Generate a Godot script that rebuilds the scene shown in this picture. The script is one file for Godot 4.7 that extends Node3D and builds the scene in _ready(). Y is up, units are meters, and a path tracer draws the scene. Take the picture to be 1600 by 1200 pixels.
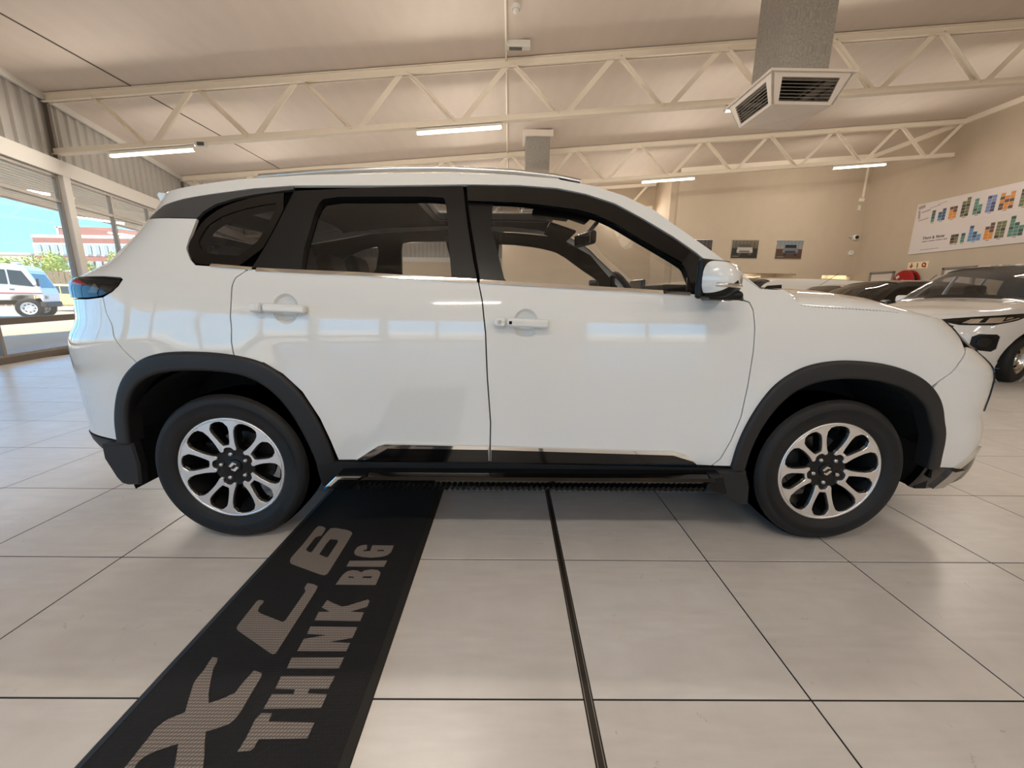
extends Node3D
# A car showroom: a white SUV side-on on 600 mm tiles, glazing on one side, roof trusses above.

const EYE := Vector3(0, 1.069, 0)
const ROOF_SLOPE := 0.0815          # the mono-pitch roof rises towards +x
const WALL_A := Vector3(-7.437, 0, -5.93)   # a point at the foot of the glazed wall
const WALL_D := Vector3(-0.2641, 0, -0.9645) # the direction in which that wall runs away
const TRUSS_Z := [-21.39, -16.87, -12.35, -7.83, -3.31, 1.21, 5.73]
const BACK_Z := -25.6
const FRONT_Z := 8.6
const RIGHT_X := 12.5

var M := {}
var taken := {}

func _ready() -> void:
	# camera -----------------------------------------------------------------------------------
	var cam := Camera3D.new()
	cam.name = "camera"
	cam.fov = rad_to_deg(2.0 * atan(600.0 / 635.8))
	cam.near = 0.05
	cam.far = 400.0
	add_child(cam)
	cam.transform = Transform3D(Basis(Vector3.UP, -0.00947) * Basis(Vector3.RIGHT, -0.21186) * Basis(Vector3.BACK, 0.01254), EYE)
	cam.current = true
	# sky and exposure ---------------------------------------------------------------------------
	var sky_mat := ProceduralSkyMaterial.new()
	sky_mat.sky_top_color = Color(0.28, 0.51, 0.72)
	sky_mat.sky_horizon_color = Color(0.36, 0.595, 0.745)
	sky_mat.sky_curve = 0.16
	sky_mat.ground_bottom_color = Color(0.42, 0.40, 0.37)
	sky_mat.ground_horizon_color = Color(0.72, 0.74, 0.74)
	sky_mat.sun_angle_max = 4.0
	var sky := Sky.new()
	sky.sky_material = sky_mat
	var env := Environment.new()
	env.background_mode = Environment.BG_SKY
	env.sky = sky
	env.background_energy_multiplier = 4.4
	env.tonemap_mode = Environment.TONE_MAPPER_LINEAR
	env.tonemap_exposure = 1.42
	env.sdfgi_enabled = true
	env.ssao_enabled = true
	env.ssil_enabled = true
	var we := WorldEnvironment.new()
	we.name = "world_environment"
	we.environment = env
	add_child(we)
	# sun: high and almost along the glazed wall, whose canopy keeps it off the floor ---------------
	var sun := DirectionalLight3D.new()
	sun.name = "sun"
	sun.light_energy = 2.3
	sun.light_color = Color(1.0, 0.95, 0.86)
	sun.light_angular_distance = 0.53
	sun.shadow_enabled = true
	add_child(sun)
	sun.look_at_from_position(Vector3(-6, 30, 18), Vector3.ZERO, Vector3.UP)
	# the place ----------------------------------------------------------------------------------
	make_materials()
	build_floor()
	build_shell()
	build_trusses()
	build_outside()
	build_suv()
	build_other_cars()
	build_mat()
	build_ceiling_things()
	build_wall_things()

# ================================================================ helpers
func numbered(called: String) -> String:
	if not taken.has(called):
		taken[called] = 0
		return called
	taken[called] += 1
	return "%s_%03d" % [called, taken[called]]

func tag(o: Node, label: String, category: String, group := "", kind := "") -> Node:
	if label: o.set_meta("label", label)
	if category: o.set_meta("category", category)
	if group: o.set_meta("group", group)
	if kind: o.set_meta("kind", kind)
	return o

func thing(called: String, label: String, category: String, at := Vector3.ZERO, turn := 0.0, group := "") -> Node3D:
	var o := Node3D.new()
	o.name = numbered(called)
	add_child(o)
	o.position = at
	o.rotation.y = turn
	tag(o, label, category, group)
	return o

func node(called: String, parent: Node) -> Node3D:
	var o := Node3D.new()
	o.name = called
	parent.add_child(o, true)
	return o

func put(called: String, mesh: Mesh, m: Material, parent: Node = null) -> MeshInstance3D:
	var o := MeshInstance3D.new()
	o.mesh = mesh
	o.material_override = m
	if parent == null:
		o.name = numbered(called)
		add_child(o)
	else:
		o.name = called
		parent.add_child(o, true)
	return o

func obj(called: String, b: MB, m: Material, parent: Node = null) -> MeshInstance3D:
	return put(called, b.mesh(), m, parent)

func struct(called: String, b: MB, m: Material) -> MeshInstance3D:
	var o := obj(called, b, m)
	o.set_meta("kind", "structure")
	return o

func pv(a: Array) -> PackedVector2Array:
	var r := PackedVector2Array()
	for i in range(0, a.size(), 2):
		r.append(Vector2(a[i], a[i + 1]))
	return r

func circle(c: Vector2, rx: float, ry: float, n := 28) -> PackedVector2Array:
	var r := PackedVector2Array()
	for i in n:
		var t := TAU * i / n
		r.append(c + Vector2(cos(t) * rx, sin(t) * ry))
	return r

static func lerp_table(tab: Array, x: float) -> float:
	if x <= tab[0][0]: return tab[0][1]
	for i in range(1, tab.size()):
		if x <= tab[i][0]:
			var t: float = (x - tab[i - 1][0]) / (tab[i][0] - tab[i - 1][0])
			return lerpf(tab[i - 1][1], tab[i][1], t)
	return tab[tab.size() - 1][1]

static func smooth_table(tab: Array, x0: float, x1: float, n: int, sigma: float) -> PackedFloat32Array:
	var r := PackedFloat32Array()
	for i in n:
		var x := lerpf(x0, x1, float(i) / (n - 1))
		var s := 0.0
		var ws := 0.0
		for k in range(-6, 7):
			var d := k / 6.0 * 2.2 * sigma
			var wgt := exp(-0.5 * pow(d / sigma, 2.0))
			s += wgt * lerp_table(tab, x + d)
			ws += wgt
		r.append(s / ws)
	return r

# A mesh under construction: triangles with their own normals (and uvs).
class MB:
	var v := PackedVector3Array()
	var n := PackedVector3Array()
	var uv := PackedVector2Array()
	func tri(a: Vector3, b: Vector3, c: Vector3, na := Vector3.ZERO, nb := Vector3.ZERO, nc := Vector3.ZERO, ua := Vector2.ZERO, ub := Vector2.ZERO, uc := Vector2.ZERO) -> void:
		var g := (b - a).cross(c - a)
		if g.length_squared() < 1e-16: return
		g = g.normalized()
		if na == Vector3.ZERO:
			na = g; nb = g; nc = g
		# front faces run clockwise: seen from the side of the normal
		if g.dot(na + nb + nc) > 0:
			v.append_array([a, c, b]); n.append_array([na, nc, nb]); uv.append_array([ua, uc, ub])
		else:
			v.append_array([a, b, c]); n.append_array([na, nb, nc]); uv.append_array([ua, ub, uc])
	func out_tri(a: Vector3, b: Vector3, c: Vector3, away: Vector3) -> void:
		# a flat triangle whose normal points away from the given inner point
		var g := (b - a).cross(c - a)
		if g.length_squared() < 1e-16: return
		g = g.normalized()
		if g.dot((a + b + c) / 3.0 - away) < 0: g = -g
		tri(a, b, c, g, g, g)
	func quad(a: Vector3, b: Vector3, c: Vector3, d: Vector3, nn := Vector3.ZERO) -> void:
		if nn == Vector3.ZERO:
			nn = (c - a).cross(d - b).normalized()
		tri(a, b, c, nn, nn, nn, Vector2(0, 1), Vector2(1, 1), Vector2(1, 0))
		tri(a, c, d, nn, nn, nn, Vector2(0, 1), Vector2(1, 0), Vector2(0, 0))
	func quad4(a: Vector3, b: Vector3, c: Vector3, d: Vector3, na: Vector3, nb: Vector3, nc: Vector3, nd: Vector3) -> void:
		tri(a, b, c, na, nb, nc)
		tri(a, c, d, na, nc, nd)
	func box(c: Vector3, s: Vector3, bs := Basis.IDENTITY, ch := 0.0) -> void:
		var h := s * 0.5
		ch = minf(ch, minf(h.x, minf(h.y, h.z)) * 0.9)
		if ch <= 0.0:
			for ax in 3:
				for sg in [-1.0, 1.0]:
					var nn := Vector3.ZERO; nn[ax] = sg
					var u := Vector3.ZERO; u[(ax + 1) % 3] = h[(ax + 1) % 3]
					var w := Vector3.ZERO; w[(ax + 2) % 3] = h[(ax + 2) % 3]
					var o := Vector3.ZERO; o[ax] = sg * h[ax]
					quad(c + bs * (o - u - w), c + bs * (o + u - w), c + bs * (o + u + w), c + bs * (o - u + w), bs * nn)
			return
		for ax in 3:
			var b1 := (ax + 1) % 3
			var b2 := (ax + 2) % 3
			for sg in [-1.0, 1.0]:
				var nn := Vector3.ZERO; nn[ax] = sg
				var u := Vector3.ZERO; u[b1] = h[b1] - ch
				var w := Vector3.ZERO; w[b2] = h[b2] - ch
				var o := Vector3.ZERO; o[ax] = sg * h[ax]
				quad(c + bs * (o - u - w), c + bs * (o + u - w), c + bs * (o + u + w), c + bs * (o - u + w), bs * nn)
				# chamfer between face ax and face b1
				for s2 in [-1.0, 1.0]:
					var p1 := Vector3.ZERO; p1[ax] = sg * h[ax]; p1[b1] = s2 * (h[b1] - ch)
					var p2 := Vector3.ZERO; p2[ax] = sg * (h[ax] - ch); p2[b1] = s2 * h[b1]
					var nm := Vector3.ZERO; nm[ax] = sg; nm[b1] = s2
					quad(c + bs * (p1 - w), c + bs * (p1 + w), c + bs * (p2 + w), c + bs * (p2 - w), bs * nm.normalized())
		for sx in [-1.0, 1.0]:
			for sy in [-1.0, 1.0]:
				for sz in [-1.0, 1.0]:
					var k := Vector3(sx, sy, sz)
					var nn := bs * k.normalized()
					tri(c + bs * (k * (h - Vector3(0, ch, ch))), c + bs * (k * (h - Vector3(ch, 0, ch))), c + bs * (k * (h - Vector3(ch, ch, 0))), nn, nn, nn)
	func bar(a: Vector3, b: Vector3, w: float, d: float, up := Vector3.UP, ch := 0.0) -> void:
		# a straight bar from a to b; w across (sideways), d along the up direction
		var z := (b - a).normalized()
		var x := up.cross(z)
		if x.length() < 1e-4: x = Vector3.RIGHT.cross(z)
		x = x.normalized()
		box((a + b) * 0.5, Vector3(w, d, a.distance_to(b)), Basis(x, z.cross(x), z), ch)
	func rbox(c: Vector3, s: Vector3, r: float, bs := Basis.IDENTITY, k := 4, squeeze := 0.0) -> void:
		# a box with rounded edges and corners: each face a grid pulled onto a rounded shape
		var h := s * 0.5
		r = minf(r, minf(h.x, minf(h.y, h.z)))
		var inner := h - Vector3(r, r, r)
		var g: Array[float] = []
		for ax in 3:
			var b1 := (ax + 1) % 3
			var b2 := (ax + 2) % 3
			for sg in [-1.0, 1.0]:
				var g1 := _grid(h[b1], r, k)
				var g2 := _grid(h[b2], r, k)
				var ps := []
				var ns := []
				for i in g1.size():
					var prow := []
					var nrow := []
					for j in g2.size():
						var p := Vector3.ZERO
						p[ax] = sg * h[ax]; p[b1] = g1[i]; p[b2] = g2[j]
						var q := p.clamp(-inner, inner)
						var d := (p - q).normalized()
						var o := q + d * r
						if squeeze != 0.0:
							o.x *= 1.0 - squeeze * (o.y / h.y * 0.5 + 0.5)
						prow.append(c + bs * o)
						nrow.append(bs * d)
					ps.append(prow); ns.append(nrow)
				for i in g1.size() - 1:
					for j in g2.size() - 1:
						quad4(ps[i][j], ps[i + 1][j], ps[i + 1][j + 1], ps[i][j + 1], ns[i][j], ns[i + 1][j], ns[i + 1][j + 1], ns[i][j + 1])
	func _grid(h: float, r: float, k: int) -> Array:
		var g := []
		for i in k + 1:
			g.append(-h + r * (1.0 - cos(PI * 0.5 * i / k) * 1.0) if false else -h + r * (1.0 - tan(PI * 0.25 * (1.0 - float(i) / k))))
		for i in k + 1:
			g.append(h - r * (1.0 - tan(PI * 0.25 * float(i) / k)))
		return g
	func lathe(prof: Array, n_seg: int, xf := Transform3D.IDENTITY, smooth := true) -> void:
		# profile: [radius, height] pairs turned about the z axis
		var ns := []
		for i in prof.size() - 1:
			var d := Vector2(prof[i + 1][0] - prof[i][0], prof[i + 1][1] - prof[i][1])
			ns.append(Vector2(d.y, -d.x).normalized())
		for i in prof.size() - 1:
			var n0: Vector2 = ns[i]
			var n1: Vector2 = ns[i]
			if smooth:
				if i > 0 and ns[i - 1].dot(ns[i]) > 0.6: n0 = (ns[i - 1] + ns[i]).normalized()
				if i < ns.size() - 1 and ns[i + 1].dot(ns[i]) > 0.6: n1 = (ns[i + 1] + ns[i]).normalized()
			for k in n_seg:
				var t0 := TAU * k / n_seg
				var t1 := TAU * (k + 1) / n_seg
				var c0 := cos(t0); var s0 := sin(t0); var c1 := cos(t1); var s1 := sin(t1)
				var r0: float = prof[i][0]; var h0: float = prof[i][1]; var r1: float = prof[i + 1][0]; var h1: float = prof[i + 1][1]
				quad4(xf * Vector3(r0 * c0, r0 * s0, h0), xf * Vector3(r0 * c1, r0 * s1, h0), xf * Vector3(r1 * c1, r1 * s1, h1), xf * Vector3(r1 * c0, r1 * s0, h1),
					xf.basis * Vector3(n0.x * c0, n0.x * s0, n0.y), xf.basis * Vector3(n0.x * c1, n0.x * s1, n0.y), xf.basis * Vector3(n1.x * c1, n1.x * s1, n1.y), xf.basis * Vector3(n1.x * c0, n1.x * s0, n1.y))
	func tube(path: PackedVector3Array, r: float, n_seg := 8, caps := true) -> void:
		var prev_x := Vector3.ZERO
		var rings := []
		var norms := []
		for i in path.size():
			var d := (path[mini(i + 1, path.size() - 1)] - path[maxi(i - 1, 0)]).normalized()
			var x := prev_x - d * prev_x.dot(d)
			if x.length() < 1e-3:
				x = Vector3.UP.cross(d)
				if x.length() < 1e-3: x = Vector3.RIGHT.cross(d)
			x = x.normalized()
			prev_x = x
			var y := d.cross(x)
			var ring := []
			var nr := []
			for k in n_seg:
				var t := TAU * k / n_seg
				var q := x * cos(t) + y * sin(t)
				ring.append(path[i] + q * r)
				nr.append(q)
			rings.append(ring); norms.append(nr)
		for i in path.size() - 1:
			for k in n_seg:
				var k1 := (k + 1) % n_seg
				quad4(rings[i][k], rings[i][k1], rings[i + 1][k1], rings[i + 1][k], norms[i][k], norms[i][k1], norms[i + 1][k1], norms[i + 1][k])
		if caps:
			for e in [0, path.size() - 1]:
				var nn := (path[0] - path[1]).normalized() if e == 0 else (path[e] - path[e - 1]).normalized()
				for k in range(1, n_seg - 1):
					tri(rings[e][0], rings[e][k], rings[e][k + 1], nn, nn, nn)
	func prism(poly: PackedVector2Array, h0: float, h1: float, xf := Transform3D.IDENTITY, bevel := 0.0, holes: Array = []) -> void:
		# an outline in x, y pushed out along z from h0 to h1, with a bevelled top edge
		var top := poly
		var tops := [poly]
		if bevel > 0.0:
			var off := Geometry2D.offset_polygon(poly, -bevel)
			if off.size() == 1 and off[0].size() >= 3: tops = [off[0]]
			else: bevel = 0.0
		top = tops[0]
		var faces := [top]
		for hole in holes:
			var next := []
			for f in faces:
				next.append_array(MB.cut(f, hole))
			faces = next
		var nz := xf.basis * Vector3(0, 0, signf(h1 - h0))
		for f in faces:
			var id := Geometry2D.triangulate_polygon(f)
			for i in range(0, id.size(), 3):
				tri(xf * Vector3(f[id[i]].x, f[id[i]].y, h1), xf * Vector3(f[id[i + 1]].x, f[id[i + 1]].y, h1), xf * Vector3(f[id[i + 2]].x, f[id[i + 2]].y, h1), nz, nz, nz)
				tri(xf * Vector3(f[id[i]].x, f[id[i]].y, h0), xf * Vector3(f[id[i + 1]].x, f[id[i + 1]].y, h0), xf * Vector3(f[id[i + 2]].x, f[id[i + 2]].y, h0), -nz, -nz, -nz)
		var hb := h1 - signf(h1 - h0) * bevel
		var ccw := not Geometry2D.is_polygon_clockwise(poly)
		for i in poly.size():
			var a := poly[i]; var b := poly[(i + 1) % poly.size()]
			var e := (b - a).normalized()
			var o2 := Vector2(e.y, -e.x) * (1.0 if ccw else -1.0)
			quad(xf * Vector3(a.x, a.y, h0), xf * Vector3(b.x, b.y, h0), xf * Vector3(b.x, b.y, hb), xf * Vector3(a.x, a.y, hb), xf.basis * Vector3(o2.x, o2.y, 0))
		if bevel > 0.0:
			# stitch outline to the smaller top by nearest points
			var m := top.size()
			for i in poly.size():
				var a := poly[i]; var b := poly[(i + 1) % poly.size()]
				var ta := MB.nearest(top, a); var tb := MB.nearest(top, b)
				var e := (b - a).normalized()
				var o2 := Vector2(e.y, -e.x) * (1.0 if ccw else -1.0)
				var nn := (xf.basis * Vector3(o2.x, o2.y, signf(h1 - h0))).normalized()
				quad(xf * Vector3(a.x, a.y, hb), xf * Vector3(b.x, b.y, hb), xf * Vector3(tb.x, tb.y, h1), xf * Vector3(ta.x, ta.y, h1), nn)
		for hole in holes:
			for i in hole.size():
				var a: Vector2 = hole[i]; var b: Vector2 = hole[(i + 1) % hole.size()]
				var e := (b - a).normalized()
				quad(xf * Vector3(a.x, a.y, h0), xf * Vector3(b.x, b.y, h0), xf * Vector3(b.x, b.y, h1), xf * Vector3(a.x, a.y, h1), xf.basis * Vector3(e.y, -e.x, 0))
	static func nearest(poly: PackedVector2Array, p: Vector2) -> Vector2:
		var best := poly[0]
		for q in poly:
			if q.distance_squared_to(p) < best.distance_squared_to(p): best = q
		return best
	static func cut(f: PackedVector2Array, hole: PackedVector2Array) -> Array:
		# f without the hole, as pieces that have no holes: split f at the middle of the hole first
		var c := Vector2.ZERO
		for p in hole: c += p
		c /= hole.size()
		var out := []
		for half in [PackedVector2Array([c + Vector2(-99, 0), c + Vector2(99, 0), c + Vector2(99, 99), c + Vector2(-99, 99)]), PackedVector2Array([c + Vector2(-99, -99), c + Vector2(99, -99), c + Vector2(99, 0), c + Vector2(-99, 0)])]:
			for piece in Geometry2D.intersect_polygons(f, half):
				for q in Geometry2D.clip_polygons(piece, hole):
					if q.size() >= 3 and not Geometry2D.is_polygon_clockwise(q): out.append(q)
		return out
	func mesh() -> ArrayMesh:
		var a := []
		a.resize(Mesh.ARRAY_MAX)
		a[Mesh.ARRAY_VERTEX] = v
		a[Mesh.ARRAY_NORMAL] = n
		a[Mesh.ARRAY_TEX_UV] = uv
		var m := ArrayMesh.new()
		if v.size() > 0:
			m.add_surface_from_arrays(Mesh.PRIMITIVE_TRIANGLES, a)
		return m

# The outer skin of a car: lateral distance from the centre plane over (s, y), where s runs along the side
# and round both ends to the centre line. x forwards, y up, z outwards.
class CarSkin:
	var py: PackedFloat32Array
	var xf: PackedFloat32Array
	var xr: PackedFloat32Array
	var xf0 := 1.0
	var xr0 := -1.0
	var arc_f: PackedFloat32Array
	var arc_r: PackedFloat32Array
	var nf := 5.5
	var nr := 5.0
	var wheels := []
	var flare := 0.0
	const YN := 181
	func setup(p: Array, f: Array, r: Array, sigma := 0.018) -> void:
		py = even_table(p, sigma); xf = even_table(f, sigma * 0.8); xr = even_table(r, sigma * 0.7)
		arc_f = arcs(nf, 1.15, 0.87)
		arc_r = arcs(nr, 1.1, 0.87)
	func even_table(t: Array, sigma: float) -> PackedFloat32Array:
		var r := PackedFloat32Array()
		for i in YN:
			var y := i * 0.012
			var s := 0.0
			var ws := 0.0
			for k in range(-5, 6):
				var d := k / 5.0 * 2.0 * sigma
				var g := exp(-0.5 * pow(d / sigma, 2.0))
				s += g * look(t, y + d); ws += g
			r.append(s / ws)
		return r
	func look(t: Array, x: float) -> float:
		if x <= t[0][0]: return t[0][1]
		for i in range(1, t.size()):
			if x <= t[i][0]:
				return lerpf(t[i - 1][1], t[i][1], (x - t[i - 1][0]) / (t[i][0] - t[i - 1][0]))
		return t[t.size() - 1][1]
	func arcs(e: float, l: float, w: float) -> PackedFloat32Array:
		# cumulative arc length of (t l, (1 - t^e)^(1/e) w) over the angle, 401 samples: triples t, g, length
		var r := PackedFloat32Array()
		var len := 0.0
		var last := Vector2(0, w)
		for i in 801:
			var a := PI * 0.5 * i / 800.0
			var t := pow(sin(a), 2.0 / e)
			var g := pow(maxf(cos(a), 0.0), 2.0 / e)
			var p := Vector2(t * l, g * w)
			len += p.distance_to(last)
			last = p
			r.append_array([t, g, len])
		return r
	func table(t: PackedFloat32Array, y: float) -> float:
		var f := clampf(y / 0.012, 0.0, YN - 1.001)
		var i := int(f)
		return lerpf(t[i], t[i + 1], f - i)
	func find(a: PackedFloat32Array, value: float, col: int) -> Vector3:
		# row whose column col has the value: (t, g, length)
		var lo := 0
		var hi := 800
		while hi - lo > 1:
			var m := (lo + hi) / 2
			if a[m * 3 + col] <= value: lo = m
			else: hi = m
		var d := a[hi * 3 + col] - a[lo * 3 + col]
		var k := clampf((value - a[lo * 3 + col]) / d, 0.0, 1.0) if d > 1e-9 else 0.0
		return Vector3(lerpf(a[lo * 3], a[hi * 3], k), lerpf(a[lo * 3 + 1], a[hi * 3 + 1], k), lerpf(a[lo * 3 + 2], a[hi * 3 + 2], k))
	func s_front() -> float: return xf0 + arc_f[800 * 3 + 2]
	func s_rear() -> float: return xr0 - arc_r[800 * 3 + 2]
	func to_s(x: float, y: float) -> float:
		if x > xf0: return xf0 + find(arc_f, minf((x - xf0) / (table(xf, y) - xf0), 0.99999), 0).z
		if x < xr0: return xr0 - find(arc_r, minf((xr0 - x) / (xr0 - table(xr, y)), 0.99999), 0).z
		return x
	func at(s: float, y: float) -> Vector3:
		var w := table(py, y)
		var x := s
		var g := 1.0
		if s > xf0:
			var q := find(arc_f, s - xf0, 2)
			x = xf0 + q.x * (table(xf, y) - xf0)
			g = q.y
		elif s < xr0:
			var q := find(arc_r, xr0 - s, 2)
			x = xr0 - q.x * (xr0 - table(xr, y))
			g = q.y
		w *= g
		if flare > 0.0:
			for c in wheels:
				var r := Vector2(x - c.x, y - c.y).length()
				var t := clampf(1.0 - (r - 0.43) / 0.17, 0.0, 1.0)
				w += flare * t * t * (3.0 - 2.0 * t) * g * clampf((1.08 - y) / 0.2, 0.0, 1.0)
		return Vector3(x, y, w)
	func normal(s: float, y: float) -> Vector3:
		var e := 0.006
		var du := at(s + e, y) - at(s - e, y)
		var dv := at(s, y + e) - at(s, y - e)
		var n := du.cross(dv)
		if n.length_squared() < 1e-14: return Vector3(signf(s), 0, 0)
		return n.normalized()
	func spot(s: float, y: float, off: float, side: float) -> Vector3:
		var p := at(s, y) + normal(s, y) * off
		return Vector3(p.x, p.y, p.z * side)
	func poly_s(a: PackedVector2Array) -> PackedVector2Array:
		var r := PackedVector2Array()
		for p in a: r.append(Vector2(to_s(p.x, p.y), p.y))
		return r

static func fine(poly: PackedVector2Array, step: float) -> PackedVector2Array:
	var r := PackedVector2Array()
	for i in poly.size():
		var a := poly[i]; var b := poly[(i + 1) % poly.size()]
		var k := maxi(1, int(ceil(a.distance_to(b) / step)))
		for j in k: r.append(a.lerp(b, float(j) / k))
	return r

# Rounds the corners of an outline by cutting them twice (Chaikin).
static func soften(poly: PackedVector2Array, times := 1, closed := true) -> PackedVector2Array:
	for k in times:
		var r := PackedVector2Array()
		for i in poly.size():
			var a := poly[i]; var b := poly[(i + 1) % poly.size()]
			r.append(a.lerp(b, 0.25)); r.append(a.lerp(b, 0.75))
		poly = r
	return poly

# A sheet of the skin inside an outline given in (s, y), less some holes, with an edge that turns inwards.
func sheet(skin: CarSkin, outline: PackedVector2Array, holes: Array, off: float, side: float, gap := 0.0, edge := 0.012, cell := 0.032) -> MB:
	var b := MB.new()
	var outlines := [outline]
	if gap != 0.0: outlines = Geometry2D.offset_polygon(outline, -gap)
	for poly0 in outlines:
		if poly0.size() < 3: continue
		var poly := fine(poly0, 0.025)
		var marks := {}
		for lp in [poly] + holes:
			for p in fine(lp, cell * 0.2):
				marks[Vector2i(floori(p.x / cell), floori(p.y / cell))] = true
		var lo := poly[0]; var hi := poly[0]
		for p in poly:
			lo = lo.min(p); hi = hi.max(p)
		var cache := {}
		for i in range(floori(lo.x / cell), floori(hi.x / cell) + 1):
			for j in range(floori(lo.y / cell), floori(hi.y / cell) + 1):
				var c := PackedVector2Array([Vector2(i, j) * cell, Vector2(i + 1, j) * cell, Vector2(i + 1, j + 1) * cell, Vector2(i, j + 1) * cell])
				if not marks.has(Vector2i(i, j)):
					var mid := (Vector2(i, j) + Vector2(0.5, 0.5)) * cell
					if not Geometry2D.is_point_in_polygon(mid, poly): continue
					var inside := false
					for h in holes:
						if Geometry2D.is_point_in_polygon(mid, h): inside = true
					if inside: continue
					_skin_fan(b, skin, c, PackedInt32Array([0, 1, 2, 0, 2, 3]), off, side, cache)
					continue
				var pieces = Geometry2D.intersect_polygons(c, poly)
				for h in holes:
					var next := []
					for q in pieces:
						for r in Geometry2D.clip_polygons(q, h):
							if r.size() >= 3 and not (Geometry2D.is_polygon_clockwise(r) != Geometry2D.is_polygon_clockwise(q)): next.append(r)
					pieces = next
				for q in pieces:
					if q.size() < 3: continue
					var id := Geometry2D.triangulate_polygon(q)
					_skin_fan(b, skin, q, id, off, side, cache)
		if edge > 0.0:
			for lp0 in [poly] + holes:
				var lp := fine(lp0, 0.025)
				for k in lp.size():
					var p := lp[k]; var q := lp[(k + 1) % lp.size()]
					b.quad(skin.spot(p.x, p.y, off, side), skin.spot(q.x, q.y, off, side), skin.spot(q.x, q.y, off - edge, side), skin.spot(p.x, p.y, off - edge, side))
	return b

func _skin_fan(b: MB, skin: CarSkin, q: PackedVector2Array, id: PackedInt32Array, off: float, side: float, cache: Dictionary) -> void:
	var ps := []
	var ns := []
	for p in q:
		var key := Vector2i(roundi(p.x * 20000), roundi(p.y * 20000))
		if not cache.has(key):
			var n := skin.normal(p.x, p.y)
			var a := skin.at(p.x, p.y) + n * off
			cache[key] = [Vector3(a.x, a.y, a.z * side), Vector3(n.x, n.y, n.z * side)]
		ps.append(cache[key][0]); ns.append(cache[key][1])
	for i in range(0, id.size(), 3):
		b.tri(ps[id[i]], ps[id[i + 1]], ps[id[i + 2]], ns[id[i]], ns[id[i + 1]], ns[id[i + 2]])

# A strip of skin along a line of (s, y) points, as a moulding of the given height and stand-off.
func moulding(skin: CarSkin, line: PackedVector2Array, height: float, off: float, side: float) -> MB:
	var up := PackedVector2Array()
	var dn := PackedVector2Array()
	for p in line:
		up.append(p + Vector2(0, height * 0.5)); dn.append(p - Vector2(0, height * 0.5))
	dn.reverse()
	up.append_array(dn)
	return sheet(skin, up, [], off, side, 0.0, off + 0.012, 0.04)

# The top of a car between two stations: from edge to edge over a crown. edge and crown are tables over s.
func top_sheet(skin: CarSkin, s0: float, s1: float, edge: Array, crown: Array, ea: float, eb: float, off := 0.0, hole := Rect2(), ns := 24, nq := 28, inset := 0.0) -> MB:
	var b := MB.new()
	var ps := []
	for i in ns + 1:
		var s := lerpf(s0, s1, float(i) / ns)
		var ye := lerp_table(edge, s)
		var p := skin.at(s, ye)
		p.z = maxf(0.0, p.z - inset)
		var c := lerp_table(crown, s)
		var row := []
		for k in nq + 1:
			var f := PI * k / nq
			var w := p.z * signf(cos(f)) * pow(absf(cos(f)), 2.0 / ea)
			row.append(Vector3(p.x, ye + c * pow(maxf(sin(f), 0.0), 2.0 / eb), w))
		ps.append(row)
	var nn := []
	for i in ns + 1:
		var row := []
		for k in nq + 1:
			var du: Vector3 = ps[mini(i + 1, ns)][k] - ps[maxi(i - 1, 0)][k]
			var dv: Vector3 = ps[i][mini(k + 1, nq)] - ps[i][maxi(k - 1, 0)]
			var n := dv.cross(du)
			if n.length_squared() < 1e-14: n = Vector3.UP
			n = n.normalized()
			if n.y < -0.2: n = -n
			row.append(n)
		nn.append(row)
	for i in ns:
		for k in nq:
			var mid: Vector3 = (ps[i][k] + ps[i + 1][k + 1]) * 0.5
			if hole.size.x > 0 and hole.has_point(Vector2(mid.x, mid.z)): continue
			b.quad4(ps[i][k] + nn[i][k] * off, ps[i + 1][k] + nn[i + 1][k] * off, ps[i + 1][k + 1] + nn[i + 1][k + 1] * off, ps[i][k + 1] + nn[i][k + 1] * off, nn[i][k], nn[i + 1][k], nn[i + 1][k + 1], nn[i][k + 1])
	return b

# ================================================================ materials
func noise_image(w: int, h: int, sx: float, sy: float, seed_: int, freq: float, oct := 4) -> Image:
	var f := FastNoiseLite.new()
	f.seed = seed_
	f.frequency = freq
	f.fractal_octaves = oct
	f.noise_type = FastNoiseLite.TYPE_SIMPLEX_SMOOTH
	var im := Image.create(w, h, false, Image.FORMAT_RGB8)
	for y in h:
		for x in w:
			# fold the pattern on a torus so that it repeats without a seam
			var a := TAU * x / w
			var b := TAU * y / h
			var p := Vector3(cos(a) * sx, sin(a) * sx, cos(b) * sy) * 40.0
			var v := f.get_noise_3dv(p + Vector3(0, 0, sin(b) * sy * 23.0)) * 0.5 + 0.5
			im.set_pixel(x, y, Color(v, v, v))
	return im

func two_tone(im: Image, lo: Color, hi: Color, power := 1.0) -> ImageTexture:
	var o := Image.create(im.get_width(), im.get_height(), false, Image.FORMAT_RGB8)
	for y in im.get_height():
		for x in im.get_width():
			o.set_pixel(x, y, lo.lerp(hi, pow(clampf(im.get_pixel(x, y).r, 0, 1), power)))
	o.generate_mipmaps()
	return ImageTexture.create_from_image(o)

func mat(c: Color, rough := 0.6, metal := 0.0, spec := 0.5) -> StandardMaterial3D:
	var m := StandardMaterial3D.new()
	m.albedo_color = c
	m.roughness = rough
	m.metallic = metal
	m.metallic_specular = spec
	return m

func tri_mat(tex: Texture2D, scale: Vector3, rough: float, offset := Vector3.ZERO, tint := Color.WHITE) -> StandardMaterial3D:
	var m := mat(tint, rough)
	m.albedo_texture = tex
	m.uv1_triplanar = true
	m.uv1_world_triplanar = true
	m.uv1_scale = scale
	m.uv1_offset = offset
	return m

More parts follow.
